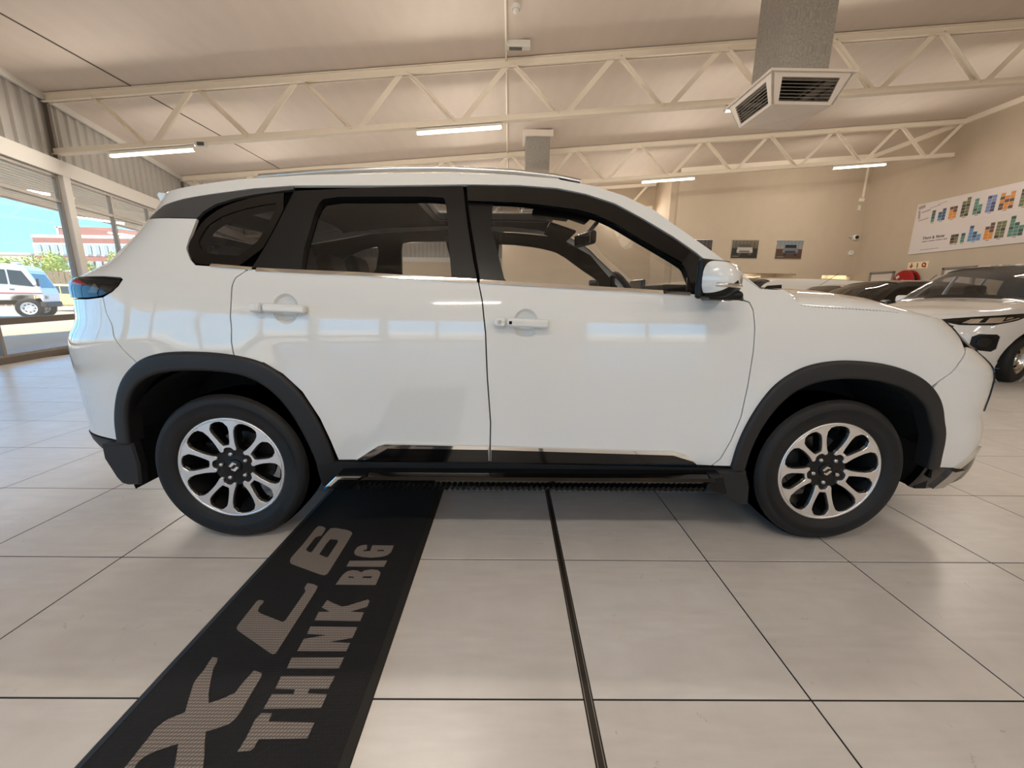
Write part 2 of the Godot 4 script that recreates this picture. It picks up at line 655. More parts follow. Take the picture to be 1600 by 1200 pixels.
func pane(c: Color, alpha: float) -> StandardMaterial3D:
	var m := mat(Color(c.r, c.g, c.b, alpha), 0.0)
	m.transparency = BaseMaterial3D.TRANSPARENCY_ALPHA
	m.cull_mode = BaseMaterial3D.CULL_DISABLED
	return m

func lamp_mat(c: Color, e: float) -> StandardMaterial3D:
	var m := mat(c, 0.5)
	m.emission_enabled = true
	m.emission = c
	m.emission_energy_multiplier = e
	return m

func make_materials() -> void:
	# glazed floor tiles: pale stone colour with brushed streaks and scuffs
	var streak := noise_image(512, 512, 0.5, 0.9, 11, 0.055, 5)
	var blot := noise_image(256, 256, 0.35, 0.4, 5, 0.03, 4)
	var tile_im := Image.create(512, 512, false, Image.FORMAT_RGB8)
	var rng := RandomNumberGenerator.new()
	rng.seed = 77
	for y in 512:
		for x in 512:
			var v: float = 0.5 * streak.get_pixel(x, (y * 3) % 512).r + 0.3 * blot.get_pixel(x / 2, y / 2).r + 0.2 * streak.get_pixel((x * 2) % 512, y).r
			tile_im.set_pixel(x, y, Color(0.815, 0.80, 0.785).lerp(Color(0.885, 0.875, 0.865), clampf((v - 0.25) * 1.9, 0, 1)))
	for k in 46:   # scuffs and specks
		var p := Vector2(rng.randf() * 512, rng.randf() * 512)
		var d := Vector2.from_angle(rng.randf() * TAU)
		var n := rng.randi_range(2, 12)
		var dark := rng.randf_range(0.05, 0.16)
		for i in n:
			var q := p + d * i + Vector2(rng.randf_range(-1, 1), rng.randf_range(-1, 1))
			var px := Vector2i(posmod(int(q.x), 512), posmod(int(q.y), 512))
			tile_im.set_pixelv(px, tile_im.get_pixelv(px).darkened(dark))
	tile_im.generate_mipmaps()
	var tile_tex := ImageTexture.create_from_image(tile_im)
	M.tiles = []
	for k in 5:
		var m := tri_mat(tile_tex, Vector3.ONE * 0.62, 0.30, Vector3(0.37 * k, 0.11 * k, 0.53 * k), [Color(1, 1, 1), Color(0.985, 0.98, 0.97), Color(1, 0.995, 0.985), Color(0.97, 0.97, 0.965), Color(0.99, 0.985, 0.98)][k])
		m.metallic_specular = 0.6
		M.tiles.append(m)
	M.grout = mat(Color(0.16, 0.145, 0.13), 0.9)
	M.strip = mat(Color(0.20, 0.17, 0.145), 0.45, 0.3)
	M.strip_edge = mat(Color(0.62, 0.60, 0.56), 0.35, 0.8)
	var plaster := two_tone(noise_image(256, 256, 0.5, 0.5, 21, 0.04, 5), Color(0.75, 0.69, 0.61), Color(0.78, 0.72, 0.64))
	M.wall = tri_mat(plaster, Vector3.ONE * 0.35, 0.75)
	var board := two_tone(noise_image(256, 256, 0.7, 0.25, 33, 0.05, 4), Color(0.835, 0.785, 0.74), Color(0.865, 0.815, 0.77))
	M.ceiling = tri_mat(board, Vector3(0.4, 0.4, 0.4), 0.7)
	M.joint = mat(Color(0.38, 0.34, 0.30), 0.8)
	M.steel_white = mat(Color(0.965, 0.925, 0.86), 0.5)
	M.beam = mat(Color(0.80, 0.785, 0.76), 0.6)
	M.cladding = mat(Color(0.66, 0.645, 0.62), 0.55)
	M.alu = mat(Color(0.56, 0.535, 0.505), 0.45, 0.35)
	M.alu_dark = mat(Color(0.40, 0.365, 0.33), 0.5, 0.2)
	M.window_glass = pane(Color(0.93, 0.97, 0.97), 0.06)
	M.white_plastic = mat(Color(0.87, 0.86, 0.83), 0.4)
	M.tube_on = lamp_mat(Color(1.0, 0.965, 0.90), 2.6)
	var galv := two_tone(noise_image(256, 256, 0.9, 0.9, 41, 0.12, 4), Color(0.55, 0.545, 0.53), Color(0.74, 0.735, 0.715))
	M.galvanised = tri_mat(galv, Vector3.ONE * 1.6, 0.36)
	M.galvanised.metallic = 0.85
	M.diffuser = mat(Color(0.86, 0.82, 0.78), 0.45)
	M.slat_metal = mat(Color(0.52, 0.49, 0.46), 0.4, 0.3)
	# car
	M.paint = mat(Color(0.895, 0.90, 0.89), 0.06, 0.0, 0.5)
	M.paint.clearcoat_enabled = true
	M.paint.clearcoat = 1.0
	M.paint.clearcoat_roughness = 0.015
	M.paint2 = mat(Color(0.88, 0.87, 0.85), 0.1, 0.0, 0.55)
	M.paint2.clearcoat_enabled = true
	M.paint2.clearcoat = 1.0
	M.paint2.clearcoat_roughness = 0.03
	M.paint_black = mat(Color(0.035, 0.035, 0.035), 0.3)
	M.paint_black.clearcoat_enabled = true
	M.paint_black.clearcoat = 1.0
	M.paint_black.clearcoat_roughness = 0.02
	M.gloss_black = mat(Color(0.022, 0.022, 0.024), 0.09)
	M.satin_black = mat(Color(0.032, 0.03, 0.031), 0.36, 0.0, 0.4)
	M.frame_black = mat(Color(0.042, 0.036, 0.036), 0.46, 0.0, 0.4)
	var grained := noise_image(128, 128, 1.0, 1.0, 61, 0.3, 3)
	M.cladding_black = tri_mat(two_tone(grained, Color(0.085, 0.085, 0.088), Color(0.125, 0.125, 0.128)), Vector3.ONE * 6.0, 0.55)
	M.trim_grey = mat(Color(0.345, 0.35, 0.355), 0.35, 0.5)
	M.chrome = mat(Color(0.90, 0.895, 0.88), 0.06, 1.0)
	M.chrome_satin = mat(Color(0.78, 0.775, 0.76), 0.22, 1.0)
	M.car_glass = pane(Color(0.05, 0.06, 0.045), 0.16)
	M.screen_glass = pane(Color(0.10, 0.11, 0.09), 0.30)
	M.car_glass_dark = pane(Color(0.03, 0.035, 0.04), 0.86)
	M.headliner = mat(Color(0.075, 0.072, 0.07), 0.95, 0.0, 0.2)
	M.interior = mat(Color(0.05, 0.047, 0.047), 0.8, 0.0, 0.3)
	M.seat = tri_mat(two_tone(grained, Color(0.055, 0.05, 0.052), Color(0.095, 0.088, 0.09)), Vector3.ONE * 5.0, 0.7)
	M.rubber = tri_mat(two_tone(grained, Color(0.045, 0.044, 0.045), Color(0.07, 0.069, 0.07)), Vector3.ONE * 9.0, 0.62)
	M.rubber_tread = mat(Color(0.05, 0.049, 0.049), 0.7)
	M.rim_black = mat(Color(0.085, 0.085, 0.09), 0.25, 0.4)
	M.rim_machined = mat(Color(0.90, 0.89, 0.88), 0.33, 0.9)
	M.rim_barrel = mat(Color(0.16, 0.16, 0.165), 0.4, 0.6)
	M.brake = mat(Color(0.42, 0.41, 0.40), 0.4, 0.9)
	M.mirror = mat(Color(0.86, 0.87, 0.88), 0.02, 1.0)
	M.lens_clear = pane(Color(0.95, 0.97, 1.0), 0.16)
	M.lens_red = mat(Color(0.62, 0.09, 0.08), 0.08)
	M.lens_dark = mat(Color(0.03, 0.034, 0.037), 0.05)
	M.lens_smoke = mat(Color(0.33, 0.33, 0.31), 0.06)
	M.amber = mat(Color(0.86, 0.50, 0.14), 0.12)
	M.well = mat(Color(0.028, 0.027, 0.027), 0.85)
	# outside
	M.gravel = tri_mat(two_tone(noise_image(256, 256, 1.2, 1.2, 71, 0.25, 4), Color(0.56, 0.475, 0.385), Color(0.83, 0.745, 0.63)), Vector3.ONE * 0.5, 0.95)
	M.paving = tri_mat(two_tone(noise_image(128, 128, 0.8, 0.8, 72, 0.2, 3), Color(0.60, 0.585, 0.56), Color(0.70, 0.69, 0.67)), Vector3.ONE * 0.4, 0.9)
	M.slat = mat(Color(0.93, 0.88, 0.82), 0.6)
	M.brick = tri_mat(two_tone(noise_image(128, 128, 1.0, 1.0, 73, 0.2, 3), Color(0.56, 0.36, 0.31), Color(0.68, 0.47, 0.41)), Vector3.ONE * 0.3, 0.9)
	M.concrete = mat(Color(0.86, 0.83, 0.78), 0.85)
	M.cream = mat(Color(0.88, 0.80, 0.66), 0.85)
	M.far_glass = mat(Color(0.62, 0.68, 0.70), 0.2)
	M.timber = tri_mat(two_tone(noise_image(128, 128, 1.0, 0.3, 74, 0.2, 3), Color(0.50, 0.40, 0.31), Color(0.66, 0.55, 0.44)), Vector3.ONE * 0.5, 0.85)
	M.leaf = mat(Color(0.66, 0.68, 0.32), 0.6)
	M.leaf.backlight_enabled = true
	M.leaf.backlight = Color(0.25, 0.3, 0.1)
	M.leaf.cull_mode = BaseMaterial3D.CULL_DISABLED
	M.bark = mat(Color(0.30, 0.23, 0.17), 0.9)
	M.truck_white = mat(Color(0.90, 0.895, 0.88), 0.4)
	M.truck_dark = mat(Color(0.20, 0.19, 0.185), 0.7)
	M.red_stripe = mat(Color(0.72, 0.16, 0.13), 0.5)
	M.van_yellow = mat(Color(0.88, 0.76, 0.50), 0.4)
	M.car_window = mat(Color(0.18, 0.21, 0.21), 0.08)
	M.door_white = mat(Color(0.86, 0.82, 0.78), 0.5)
	M.hose_red = mat(Color(0.62, 0.055, 0.06), 0.35)
	M.sign_cream = mat(Color(0.92, 0.88, 0.74), 0.5)
	M.sign_red = mat(Color(0.70, 0.20, 0.12), 0.5)
	M.poster_board = mat(Color(0.86, 0.825, 0.815), 0.45)

# ================================================================ the room
func ceil_y(x: float) -> float:
	return 4.966 + ROOF_SLOPE * x

func wall_x(z: float) -> float:
	return WALL_A.x + (z - WALL_A.z) * WALL_D.x / WALL_D.z

const WALL_N := Vector3(0.9645, 0, -0.2641)

func on_wall(t: float, y: float, d: float) -> Vector3:
	return WALL_A + WALL_D * t + Vector3(0, y, 0) + WALL_N * d

func wall_t(z: float) -> float:
	return (WALL_A.z - z) / 0.9645

func wall_box(b: MB, t0: float, t1: float, y0: float, y1: float, d0: float, d1: float, ch := 0.0) -> void:
	b.box(on_wall((t0 + t1) * 0.5, (y0 + y1) * 0.5, (d0 + d1) * 0.5), Vector3(d1 - d0, y1 - y0, t1 - t0), Basis(WALL_N, Vector3.UP, -WALL_D), ch)

func build_floor() -> void:
	var b := MB.new()
	# slab under the tiles, cut to the room
	var poly := PackedVector2Array([Vector2(wall_x(FRONT_Z), FRONT_Z), Vector2(RIGHT_X, FRONT_Z), Vector2(RIGHT_X, BACK_Z), Vector2(wall_x(BACK_Z), BACK_Z)])
	var xf := Transform3D(Basis(Vector3.RIGHT, Vector3.BACK, Vector3.DOWN), Vector3.ZERO)   # outline (x, z), height along -y
	b.prism(poly, 0.16, 0.0014, xf)
	var floor_ := struct("floor", b, M.grout)
	# the tile grid: joints at x = 0.224 + 0.6 i (with a wide expansion strip at i = 0), z = -1.5 - 0.6 j
	var spots := []
	for i in range(-24, 22):
		for j in range(-18, 42):
			var x0 := 0.224 + 0.6 * i + (0.014 if i >= 0 else -0.008)
			var c := Vector2(x0 + 0.3, -1.5 - 0.6 * j - 0.3)
			if c.x + 0.3 > RIGHT_X or c.y < BACK_Z + 0.2 or c.y > FRONT_Z - 0.2 or c.x - 0.3 < wall_x(c.y) - 0.3: continue
			var d := Vector3(c.x, 0, c.y) - EYE
			var seen := c.y < -0.3 and absf(d.x) < -d.z * 1.32 + 1.2
			spots.append([(0.0 if seen else 1000.0) + d.length(), c])
	spots.sort_custom(func(a, q): return a[0] < q[0])
	var tile := MB.new()
	tile.box(Vector3(0, -0.005, 0), Vector3(0.5945, 0.010, 0.5945), Basis.IDENTITY, 0.0008)
	var tile_mesh := tile.mesh()
	var rest := MB.new()
	var rng := RandomNumberGenerator.new()
	rng.seed = 3
	for k in spots.size():
		var c: Vector2 = spots[k][1]
		if k < 300:
			var o := put("tile", tile_mesh, M.tiles[rng.randi() % 5], floor_)
			o.position = Vector3(c.x, 0, c.y)
		else:
			rest.box(Vector3(c.x, -0.005, c.y), Vector3(0.5945, 0.010, 0.5945))
	var far := obj("tiles", rest, M.tiles[1], floor_)
	far.set_meta("kind", "stuff")
	var s := MB.new()
	s.box(Vector3(0.227, -0.0045, -8.5), Vector3(0.015, 0.008, 34.0))
	obj("expansion_strip", s, M.strip, floor_)
	for dx in [-0.0085, 0.0085]:
		var e := MB.new()
		e.box(Vector3(0.227 + dx, -0.0036, -8.5), Vector3(0.002, 0.0075, 34.0))
		obj("strip_edge", e, M.strip_edge, floor_)

func slope_poly(x0: float, x1: float, y0: float) -> PackedVector2Array:
	return PackedVector2Array([Vector2(x0, y0), Vector2(x1, y0), Vector2(x1, ceil_y(x1)), Vector2(x0, ceil_y(x0))])

func build_shell() -> void:
	# ceiling: sloping boards with one visible joint
	var b := MB.new()
	var xl := wall_x(BACK_Z) - 0.4
	b.prism(PackedVector2Array([Vector2(xl, ceil_y(xl)), Vector2(RIGHT_X + 0.2, ceil_y(RIGHT_X + 0.2)), Vector2(RIGHT_X + 0.2, ceil_y(RIGHT_X) + 0.2), Vector2(xl, ceil_y(xl) + 0.18)]), BACK_Z - 0.2, FRONT_Z + 0.2)
	var ceiling := struct("ceiling", b, M.ceiling)
	for x in [-6.38]:
		var j := MB.new()
		j.box(Vector3(x, ceil_y(x) - 0.004, (BACK_Z + FRONT_Z) * 0.5), Vector3(0.022, 0.01, FRONT_Z - BACK_Z))
		obj("board_joint", j, M.joint, ceiling)
	# right wall
	b = MB.new()
	b.box(Vector3(RIGHT_X + 0.1, 3.1, (FRONT_Z - 15.4) * 0.5), Vector3(0.2, 6.2, FRONT_Z + 15.4))
	struct("wall_right", b, M.wall)
	b = MB.new()   # cornice along its top
	b.box(Vector3(RIGHT_X - 0.04, ceil_y(RIGHT_X) - 0.07, (FRONT_Z - 15.2) * 0.5), Vector3(0.08, 0.13, FRONT_Z + 15.2))
	struct("trim_1", b, M.steel_white)
	# the nearer back wall with two openings, its return and the deeper wall
	b = MB.new()
	b.prism(PackedVector2Array([Vector2(5.87, 0), Vector2(8.5, 0), Vector2(8.5, 2.0), Vector2(10.4, 2.0), Vector2(10.4, 0), Vector2(11.35, 0), Vector2(11.35, 1.97), Vector2(12.4, 1.97), Vector2(12.4, 0), Vector2(12.5, 0), Vector2(12.5, ceil_y(12.5)), Vector2(5.87, ceil_y(5.87))]), -15.2, -15.4)
	struct("wall_back", b, M.wall)
	b = MB.new()
	b.box(Vector3((5.87 + 12.5) * 0.5, ceil_y(9.2) - 0.07, -15.17), Vector3(6.65, 0.14, 0.06), Basis(Vector3.BACK, atan(ROOF_SLOPE)))
	struct("trim_2", b, M.steel_white)
	b = MB.new()
	b.prism(slope_poly(5.67, 5.87, 0), -15.4, -17.25)
	struct("wall_return", b, M.wall)
	b = MB.new()
	b.prism(slope_poly(-0.1, 5.67, 0), -17.07, -17.27)
	struct("wall_deep", b, M.wall)
	b = MB.new()
	b.prism(slope_poly(-0.3, -0.1, 0), -17.07, BACK_Z)
	struct("wall_side", b, M.wall)
	# the rooms behind the two openings
	b = MB.new()
	b.box(Vector3(9.45, 1.25, -17.3), Vector3(3.4, 2.5, 0.1))
	b.box(Vector3(9.45, 2.45, -16.4), Vector3(3.4, 0.1, 2.0))
	b.box(Vector3(7.8, 1.25, -16.4), Vector3(0.1, 2.5, 2.0))
	b.box(Vector3(11.0, 1.25, -16.4), Vector3(0.1, 2.5, 2.0))
	b.box(Vector3(9.45, -0.05, -16.4), Vector3(3.4, 0.1, 2.0))
	struct("wall_office", b, M.wall)
	b = MB.new()
	b.box(Vector3(11.9, 1.25, -16.6), Vector3(1.6, 2.5, 0.1))
	b.box(Vector3(11.9, 2.45, -16.0), Vector3(1.6, 0.1, 1.2))
	b.box(Vector3(12.65, 1.25, -16.0), Vector3(0.1, 2.5, 1.2))
	b.box(Vector3(11.9, -0.05, -16.0), Vector3(1.6, 0.1, 1.2))
	struct("wall_store", b, M.wall)
	# glazed wall on the left ------------------------------------------------------------------
	var t_near := wall_t(FRONT_Z)
	var t_far := wall_t(BACK_Z)
	b = MB.new()
	wall_box(b, t_near, t_far, 3.04, 3.30, -0.1, 0.10, 0.006)
	struct("trim_3", b, M.beam)
	b = MB.new()
	wall_box(b, t_near, t_far, -0.05, 0.085, -0.12, 0.06, 0.004)
	struct("baseboard_left", b, M.alu_dark)
	# ribbed cladding above the beam
	b = MB.new()
	var pitch := 0.245
	var t := t_near
	while t < t_far:
		var prof := [[0.0, 0.0], [0.105, 0.0], [0.135, 0.032], [0.215, 0.032], [0.245, 0.0]]
		for k in 4:
			var ta: float = t + prof[k][0]
			var tb: float = t + prof[k + 1][0]
			var pa := on_wall(ta, 3.28, -0.02 + prof[k][1])
			var pb := on_wall(tb, 3.28, -0.02 + prof[k + 1][1])
			var ua := Vector3(pa.x, ceil_y(pa.x) + 0.05, pa.z)
			var ub := Vector3(pb.x, ceil_y(pb.x) + 0.05, pb.z)
			b.quad(pa, pb, ub, ua, ((pb - pa).cross(Vector3.UP)).normalized() * -1.0)
			var back := WALL_N * -0.06
			b.quad(pa + back, pb + back, ub + back, ua + back, -WALL_N)
		t += pitch
	struct("wall_left", b, M.cladding)
	b = MB.new()   # edge angle where cladding meets ceiling
	var e0 := on_wall(t_near, 0, 0.05)
	var e1 := on_wall(t_far, 0, 0.05)
	b.bar(Vector3(e0.x, ceil_y(e0.x) - 0.05, e0.z), Vector3(e1.x, ceil_y(e1.x) - 0.05, e1.z), 0.05, 0.12)
	struct("trim_4", b, M.beam)
	# posts at each truss, mullions between, panes
	var posts := []
	for z in TRUSS_Z: posts.append(wall_t(z))
	posts.sort()
	var n_trim := 5
	for tp in posts:
		b = MB.new()
		wall_box(b, tp - 0.10, tp + 0.07, 0.0, 3.04, -0.05, 0.12, 0.006)
		struct("trim_%d" % n_trim, b, M.beam)
		n_trim += 1
		b = MB.new()
		var p := on_wall(tp, 0, 0)
		wall_box(b, tp - 0.035, tp + 0.035, 3.30, ceil_y(p.x) - 0.02, 0.0, 0.06)
		struct("trim_%d" % n_trim, b, M.alu_dark)
		n_trim += 1
	var edges := [t_near] + posts + [t_far]
	for k in edges.size() - 1:
		var a: float = edges[k] + 0.07
		var c: float = edges[k + 1] - 0.10
		if c - a < 0.4: continue
		glazing(k + 1, a, c)
	# back wall: the same glazing, beam and cladding, far away
	b = MB.new()
	b.box(Vector3((wall_x(BACK_Z) - 0.2) * 0.5, 3.17, BACK_Z), Vector3(-wall_x(BACK_Z) + 0.2, 0.26, 0.2))
	struct("trim_40", b, M.beam)
	b = MB.new()
	var x := wall_x(BACK_Z) - 0.2
	while x < -0.2:
		for k in 4:
			var prof := [[0.0, 0.0], [0.105, 0.0], [0.135, 0.032], [0.215, 0.032], [0.245, 0.0]]
			var xa: float = x + prof[k][0]
			var xb: float = x + prof[k + 1][0]
			var pa := Vector3(xa, 3.28, BACK_Z + prof[k][1])
			var pb := Vector3(xb, 3.28, BACK_Z + prof[k + 1][1])
			b.quad(pa, pb, Vector3(xb, ceil_y(xb) + 0.05, pb.z), Vector3(xa, ceil_y(xa) + 0.05, pa.z), (pb - pa).cross(Vector3.UP).normalized())
			b.quad(pa + Vector3(0, 0, -0.07), pb + Vector3(0, 0, -0.07), Vector3(xb, ceil_y(xb) + 0.05, pb.z - 0.07), Vector3(xa, ceil_y(xa) + 0.05, pa.z - 0.07), Vector3.FORWARD)
		x += 0.245
	struct("wall_far", b, M.cladding)
	b = MB.new()
	b.box(Vector3((wall_x(BACK_Z) - 0.2) * 0.5, 1.5, BACK_Z), Vector3(-wall_x(BACK_Z) + 0.2, 3.1, 0.16))
	struct("wall_end", b, M.wall)
	# front wall behind the camera: two shop windows in a plain wall
	b = MB.new()
	var fx := wall_x(FRONT_Z) - 0.2
	b.prism(slope_poly(fx, RIGHT_X, 2.6), FRONT_Z, FRONT_Z + 0.2)
	b.box(Vector3((fx + RIGHT_X) * 0.5, 0.2, FRONT_Z + 0.1), Vector3(RIGHT_X - fx, 0.5, 0.2))
	var bays := [[-3.5, -0.5], [2.3, 6.0]]
	var x_last := fx
	for bay in bays + [[RIGHT_X, RIGHT_X]]:
		b.box(Vector3((x_last + bay[0]) * 0.5, 1.53, FRONT_Z + 0.1), Vector3(bay[0] - x_last, 2.2, 0.2))
		x_last = bay[1]
	struct("wall_front", b, M.wall)
	for n in bays.size():
		var w := Node3D.new()
		w.name = "window_%d" % (30 + n)
		w.set_meta("kind", "structure")
		add_child(w)
		for i in 3:
			b = MB.new()
			b.box(Vector3(lerpf(bays[n][0] + 0.04, bays[n][1] - 0.04, i / 2.0), 1.53, FRONT_Z + 0.08), Vector3(0.08, 2.16, 0.12))
			obj("mullion", b, M.alu, w)
		for i in 2:
			b = MB.new()
			var wd: float = (bays[n][1] - bays[n][0]) * 0.5
			b.box(Vector3(bays[n][0] + wd * (i + 0.5), 1.53, FRONT_Z + 0.09), Vector3(wd - 0.08, 2.14, 0.008))
			obj("pane", b, M.window_glass, w)

func glazing(n: int, a: float, c: float) -> void:
	var w := Node3D.new()
	w.name = "window_%d" % n
	w.set_meta("kind", "structure")
	add_child(w)
	var b := MB.new()
	for r in [[0.085, 0.135], [0.565, 0.665], [2.575, 2.635], [2.985, 3.04]]:
		b = MB.new()
		wall_box(b, a, c, r[0], r[1], -0.03, 0.04, 0.004)
		obj("rail", b, M.alu_dark if r[0] == 0.565 else M.alu, w)
	# mullions as spaced in the bay: the one in view before the post is wide
	var at := [a, c]
	if c - a > 3.0:
		at = [a, c - 3.25, c - 1.80, c] if absf(c + 0.10 - wall_t(-7.83)) < 0.01 else [a, a + 1.24, a + 2.58, a + 3.72, c]
	for m in at:
		b = MB.new()
		wall_box(b, m - 0.028, m + 0.028, 0.1, 3.04, -0.03, 0.045, 0.004)
		obj("mullion", b, M.alu, w)
	for i in at.size() - 1:
		for r in [[0.135, 0.565], [0.665, 2.575], [2.635, 2.985]]:
			b = MB.new()
			wall_box(b, at[i] + 0.028, at[i + 1] - 0.028, r[0], r[1], -0.002, 0.004)
			obj("pane", b, M.window_glass, w)

func build_trusses() -> void:
	for zi in TRUSS_Z.size():
		var z: float = TRUSS_Z[zi]
		var x0 := wall_x(z) + 0.03
		var x1 := 12.42
		if z < -17.0: x1 = -0.35
		elif z < -15.3: x1 = 5.6
		var names := {-21.39: "farthest back, before the ribbed end wall", -16.87: "beside the deeper cream wall", -12.35: "in front of the poster wall", -7.83: "behind the white SUV, with two lit tubes", -3.31: "above the white SUV's bonnet side", 1.21: "over the entrance half of the floor", 5.73: "next to the shopfront glazing"}
		var t := thing("roof_truss", "cream painted steel roof truss with zigzag webs, " + names[z], "roof truss", Vector3(0, 0, z), 0.0, "steel roof trusses")
		var yb := func(x: float) -> float: return 4.024 + ROOF_SLOPE * x
		var up := Vector3(-ROOF_SLOPE, 1, 0).normalized()
		# chords: angle sections
		var b := MB.new()
		var a := Vector3(x0, yb.call(x0) + 0.93, 0)
		var c := Vector3(x1, yb.call(x1) + 0.93, 0)
		b.bar(a + Vector3(0, -0.06, -0.03), c + Vector3(0, -0.06, -0.03), 0.012, 0.12, up)
		b.bar(a + Vector3(0, -0.06, 0.03), c + Vector3(0, -0.06, 0.03), 0.012, 0.12, up)
		b.bar(a + Vector3(0, -0.006, 0.0), c + Vector3(0, -0.006, 0.0), 0.15, 0.012, up)
		b.bar(a + Vector3(0, -0.115, 0.05), c + Vector3(0, -0.115, 0.05), 0.05, 0.012, up)
		obj("top_chord", b, M.steel_white, t)
		b = MB.new()
		a = Vector3(x0, yb.call(x0), 0)
		c = Vector3(x1 - 0.08, yb.call(x1 - 0.08), 0)
		b.bar(a + Vector3(0, 0.05, 0.025), c + Vector3(0, 0.05, 0.025), 0.012, 0.10, up)
		b.bar(a + Vector3(0, 0.006, 0.0), c + Vector3(0, 0.006, 0.0), 0.13, 0.012, up)
		b.bar(a + Vector3(0, 0.05, -0.025), c + Vector3(0, 0.05, -0.025), 0.012, 0.10, up)
		obj("bottom_chord", b, M.steel_white, t)
		# webs
		var xb := -6.26 - 1.785 * 5
		while xb < x1:
			for s in [-1.0, 1.0]:
				var p := Vector3(xb + s * 0.06, yb.call(xb) + 0.05, 0)
				var q := Vector3(xb + s * 0.84, yb.call(xb + s * 0.84) + 0.86, 0)
				if minf(p.x, q.x) < x0 - 0.01:
					if s > 0 or xb < x0 - 0.9: continue
					continue
				if maxf(p.x, q.x) > x1 + 0.05: continue
				var w := MB.new()
				w.bar(p + Vector3(0, 0, 0.012 * s), q + Vector3(0, 0, 0.012 * s), 0.010, 0.085, Vector3.UP)
				w.bar(p + Vector3(0, 0.0, -0.03 * s), q + Vector3(0, 0.0, -0.03 * s), 0.08, 0.010, Vector3.UP)
				obj("web_member", w, M.steel_white, t)
			xb += 1.785
		# fluorescent battens under the bottom chord
		for xt in [-6.25, -0.9, 4.42, 9.75]:
			if xt - 0.9 < x0 or xt + 0.9 > x1: continue
			if (z == -3.31 and xt > 4.0) or (z == 1.21 and xt > 9.0): continue
			tube_light(Vector3(xt, yb.call(xt) - 0.012, z), names[z], {-6.25: "nearest the glazing", -0.9: "second from the glazing", 4.42: "third from the glazing", 9.75: "nearest the board wall"}[xt])

func tube_light(at: Vector3, which: String, where: String) -> void:
	var t := thing("tube_light", "tube light " + where + ", truss " + which.split(",")[0], "tube light", at, 0.0, "tube lights under the trusses")
	t.rotation.z = atan(ROOF_SLOPE)
	var b := MB.new()
	b.box(Vector3(0, -0.022, 0), Vector3(1.50, 0.044, 0.06), Basis.IDENTITY, 0.006)
	obj("housing", b, M.white_plastic, t)
	b = MB.new()
	b.rbox(Vector3(0, -0.066, 0), Vector3(1.47, 0.05, 0.062), 0.022)
	obj("diffuser_tube", b, M.tube_on, t)
	for s in [-1.0, 1.0]:
		b = MB.new()
		b.box(Vector3(s * 0.742, -0.062, 0), Vector3(0.016, 0.052, 0.064), Basis.IDENTITY, 0.004)
		obj("end_cap", b, M.white_plastic, t)
	# light leaves both flanks of the tube, up to the ceiling as well as down
	for side in [-1.0, 1.0]:
		var l := AreaLight3D.new()
		l.name = "lamp"
		l.area_size = Vector2(1.44, 0.05)
		l.light_energy = 3.2
		l.light_color = Color(1.0, 0.955, 0.895)
		l.shadow_enabled = true
		l.area_range = 40.0
		l.area_attenuation = 2.0
		t.add_child(l, true)
		l.position = Vector3(0, -0.068, side * 0.034)
		l.rotation = Vector3(-0.5, PI if side > 0 else 0.0, 0)

# ================================================================ the white SUV
# Outlines in car coordinates: x forwards from the middle of the wheelbase, y up.
const ARCH_R_OUT = [-1.78,0.441, -1.772,0.541, -1.74,0.638, -1.692,0.722, -1.623,0.788, -1.545,0.824, -1.454,0.838, -1.311,0.838, -1.198,0.825, -1.107,0.801, -1.036,0.757, -0.968,0.682, -0.91,0.569, -0.873,0.461, -0.854,0.372]
const ARCH_R_IN = [-1.712,0.441, -1.697,0.576, -1.67,0.641, -1.625,0.695, -1.564,0.736, -1.479,0.759, -1.323,0.763, -1.209,0.751, -1.136,0.726, -1.066,0.67, -1.018,0.599, -0.969,0.494, -0.935,0.383, -0.93,0.35]
const ARCH_F_OUT = [0.858,0.352, 0.871,0.469, 0.908,0.585, 0.964,0.697, 1.026,0.763, 1.102,0.807, 1.203,0.829, 1.307,0.831, 1.437,0.818, 1.564,0.779, 1.656,0.725, 1.718,0.658, 1.763,0.566, 1.784,0.461, 1.797,0.35]
const ARCH_F_IN = [0.921,0.342, 0.925,0.422, 0.959,0.54, 1.016,0.642, 1.07,0.699, 1.147,0.738, 1.249,0.756, 1.377,0.753, 1.502,0.725, 1.591,0.681, 1.662,0.614, 1.709,0.521, 1.725,0.45, 1.733,0.352]
const SEAM_BUMPER_R = [-1.735,1.047, -1.721,0.982, -1.697,0.896, -1.657,0.83, -1.61,0.78]
const SEAM_DOOR_R = [-1.142,1.164, -1.161,1.154, -1.195,1.128, -1.208,1.091, -1.215,0.972, -1.219,0.876, -1.211,0.80]
const SEAM_MID = [-0.237,1.123, -0.221,1.051, -0.207,0.925, -0.2,0.742, -0.187,0.547, -0.19,0.366]
const SEAM_FENDER = [0.829,1.064, 0.85,1.058, 0.866,1.029, 0.877,0.958, 0.882,0.855, 0.882,0.716, 0.872,0.581, 0.844,0.476, 0.812,0.392, 0.78,0.355]
const BELT = [-1.357,1.174, -1.142,1.163, -0.712,1.149, -0.237,1.127, 0.156,1.110, 0.464,1.096, 0.62,1.090]
const ROOF_EDGE = [[-1.72,1.475],[-1.60,1.492],[-1.5,1.505],[-1.382,1.522],[-1.264,1.54],[-0.931,1.568],[-0.603,1.583],[-0.381,1.588],[-0.103,1.582],[0.091,1.566],[0.254,1.534],[0.373,1.492],[0.489,1.432],[0.563,1.373],[0.71,1.262],[0.795,1.194],[0.896,1.112]]
const HOOD_EDGE = [[0.896,1.112],[0.99,1.110],[1.02,1.098],[1.085,1.05],[1.2,1.042],[1.4,1.036],[1.6,1.03],[1.75,1.018],[1.95,1.002],[2.9,0.985]]
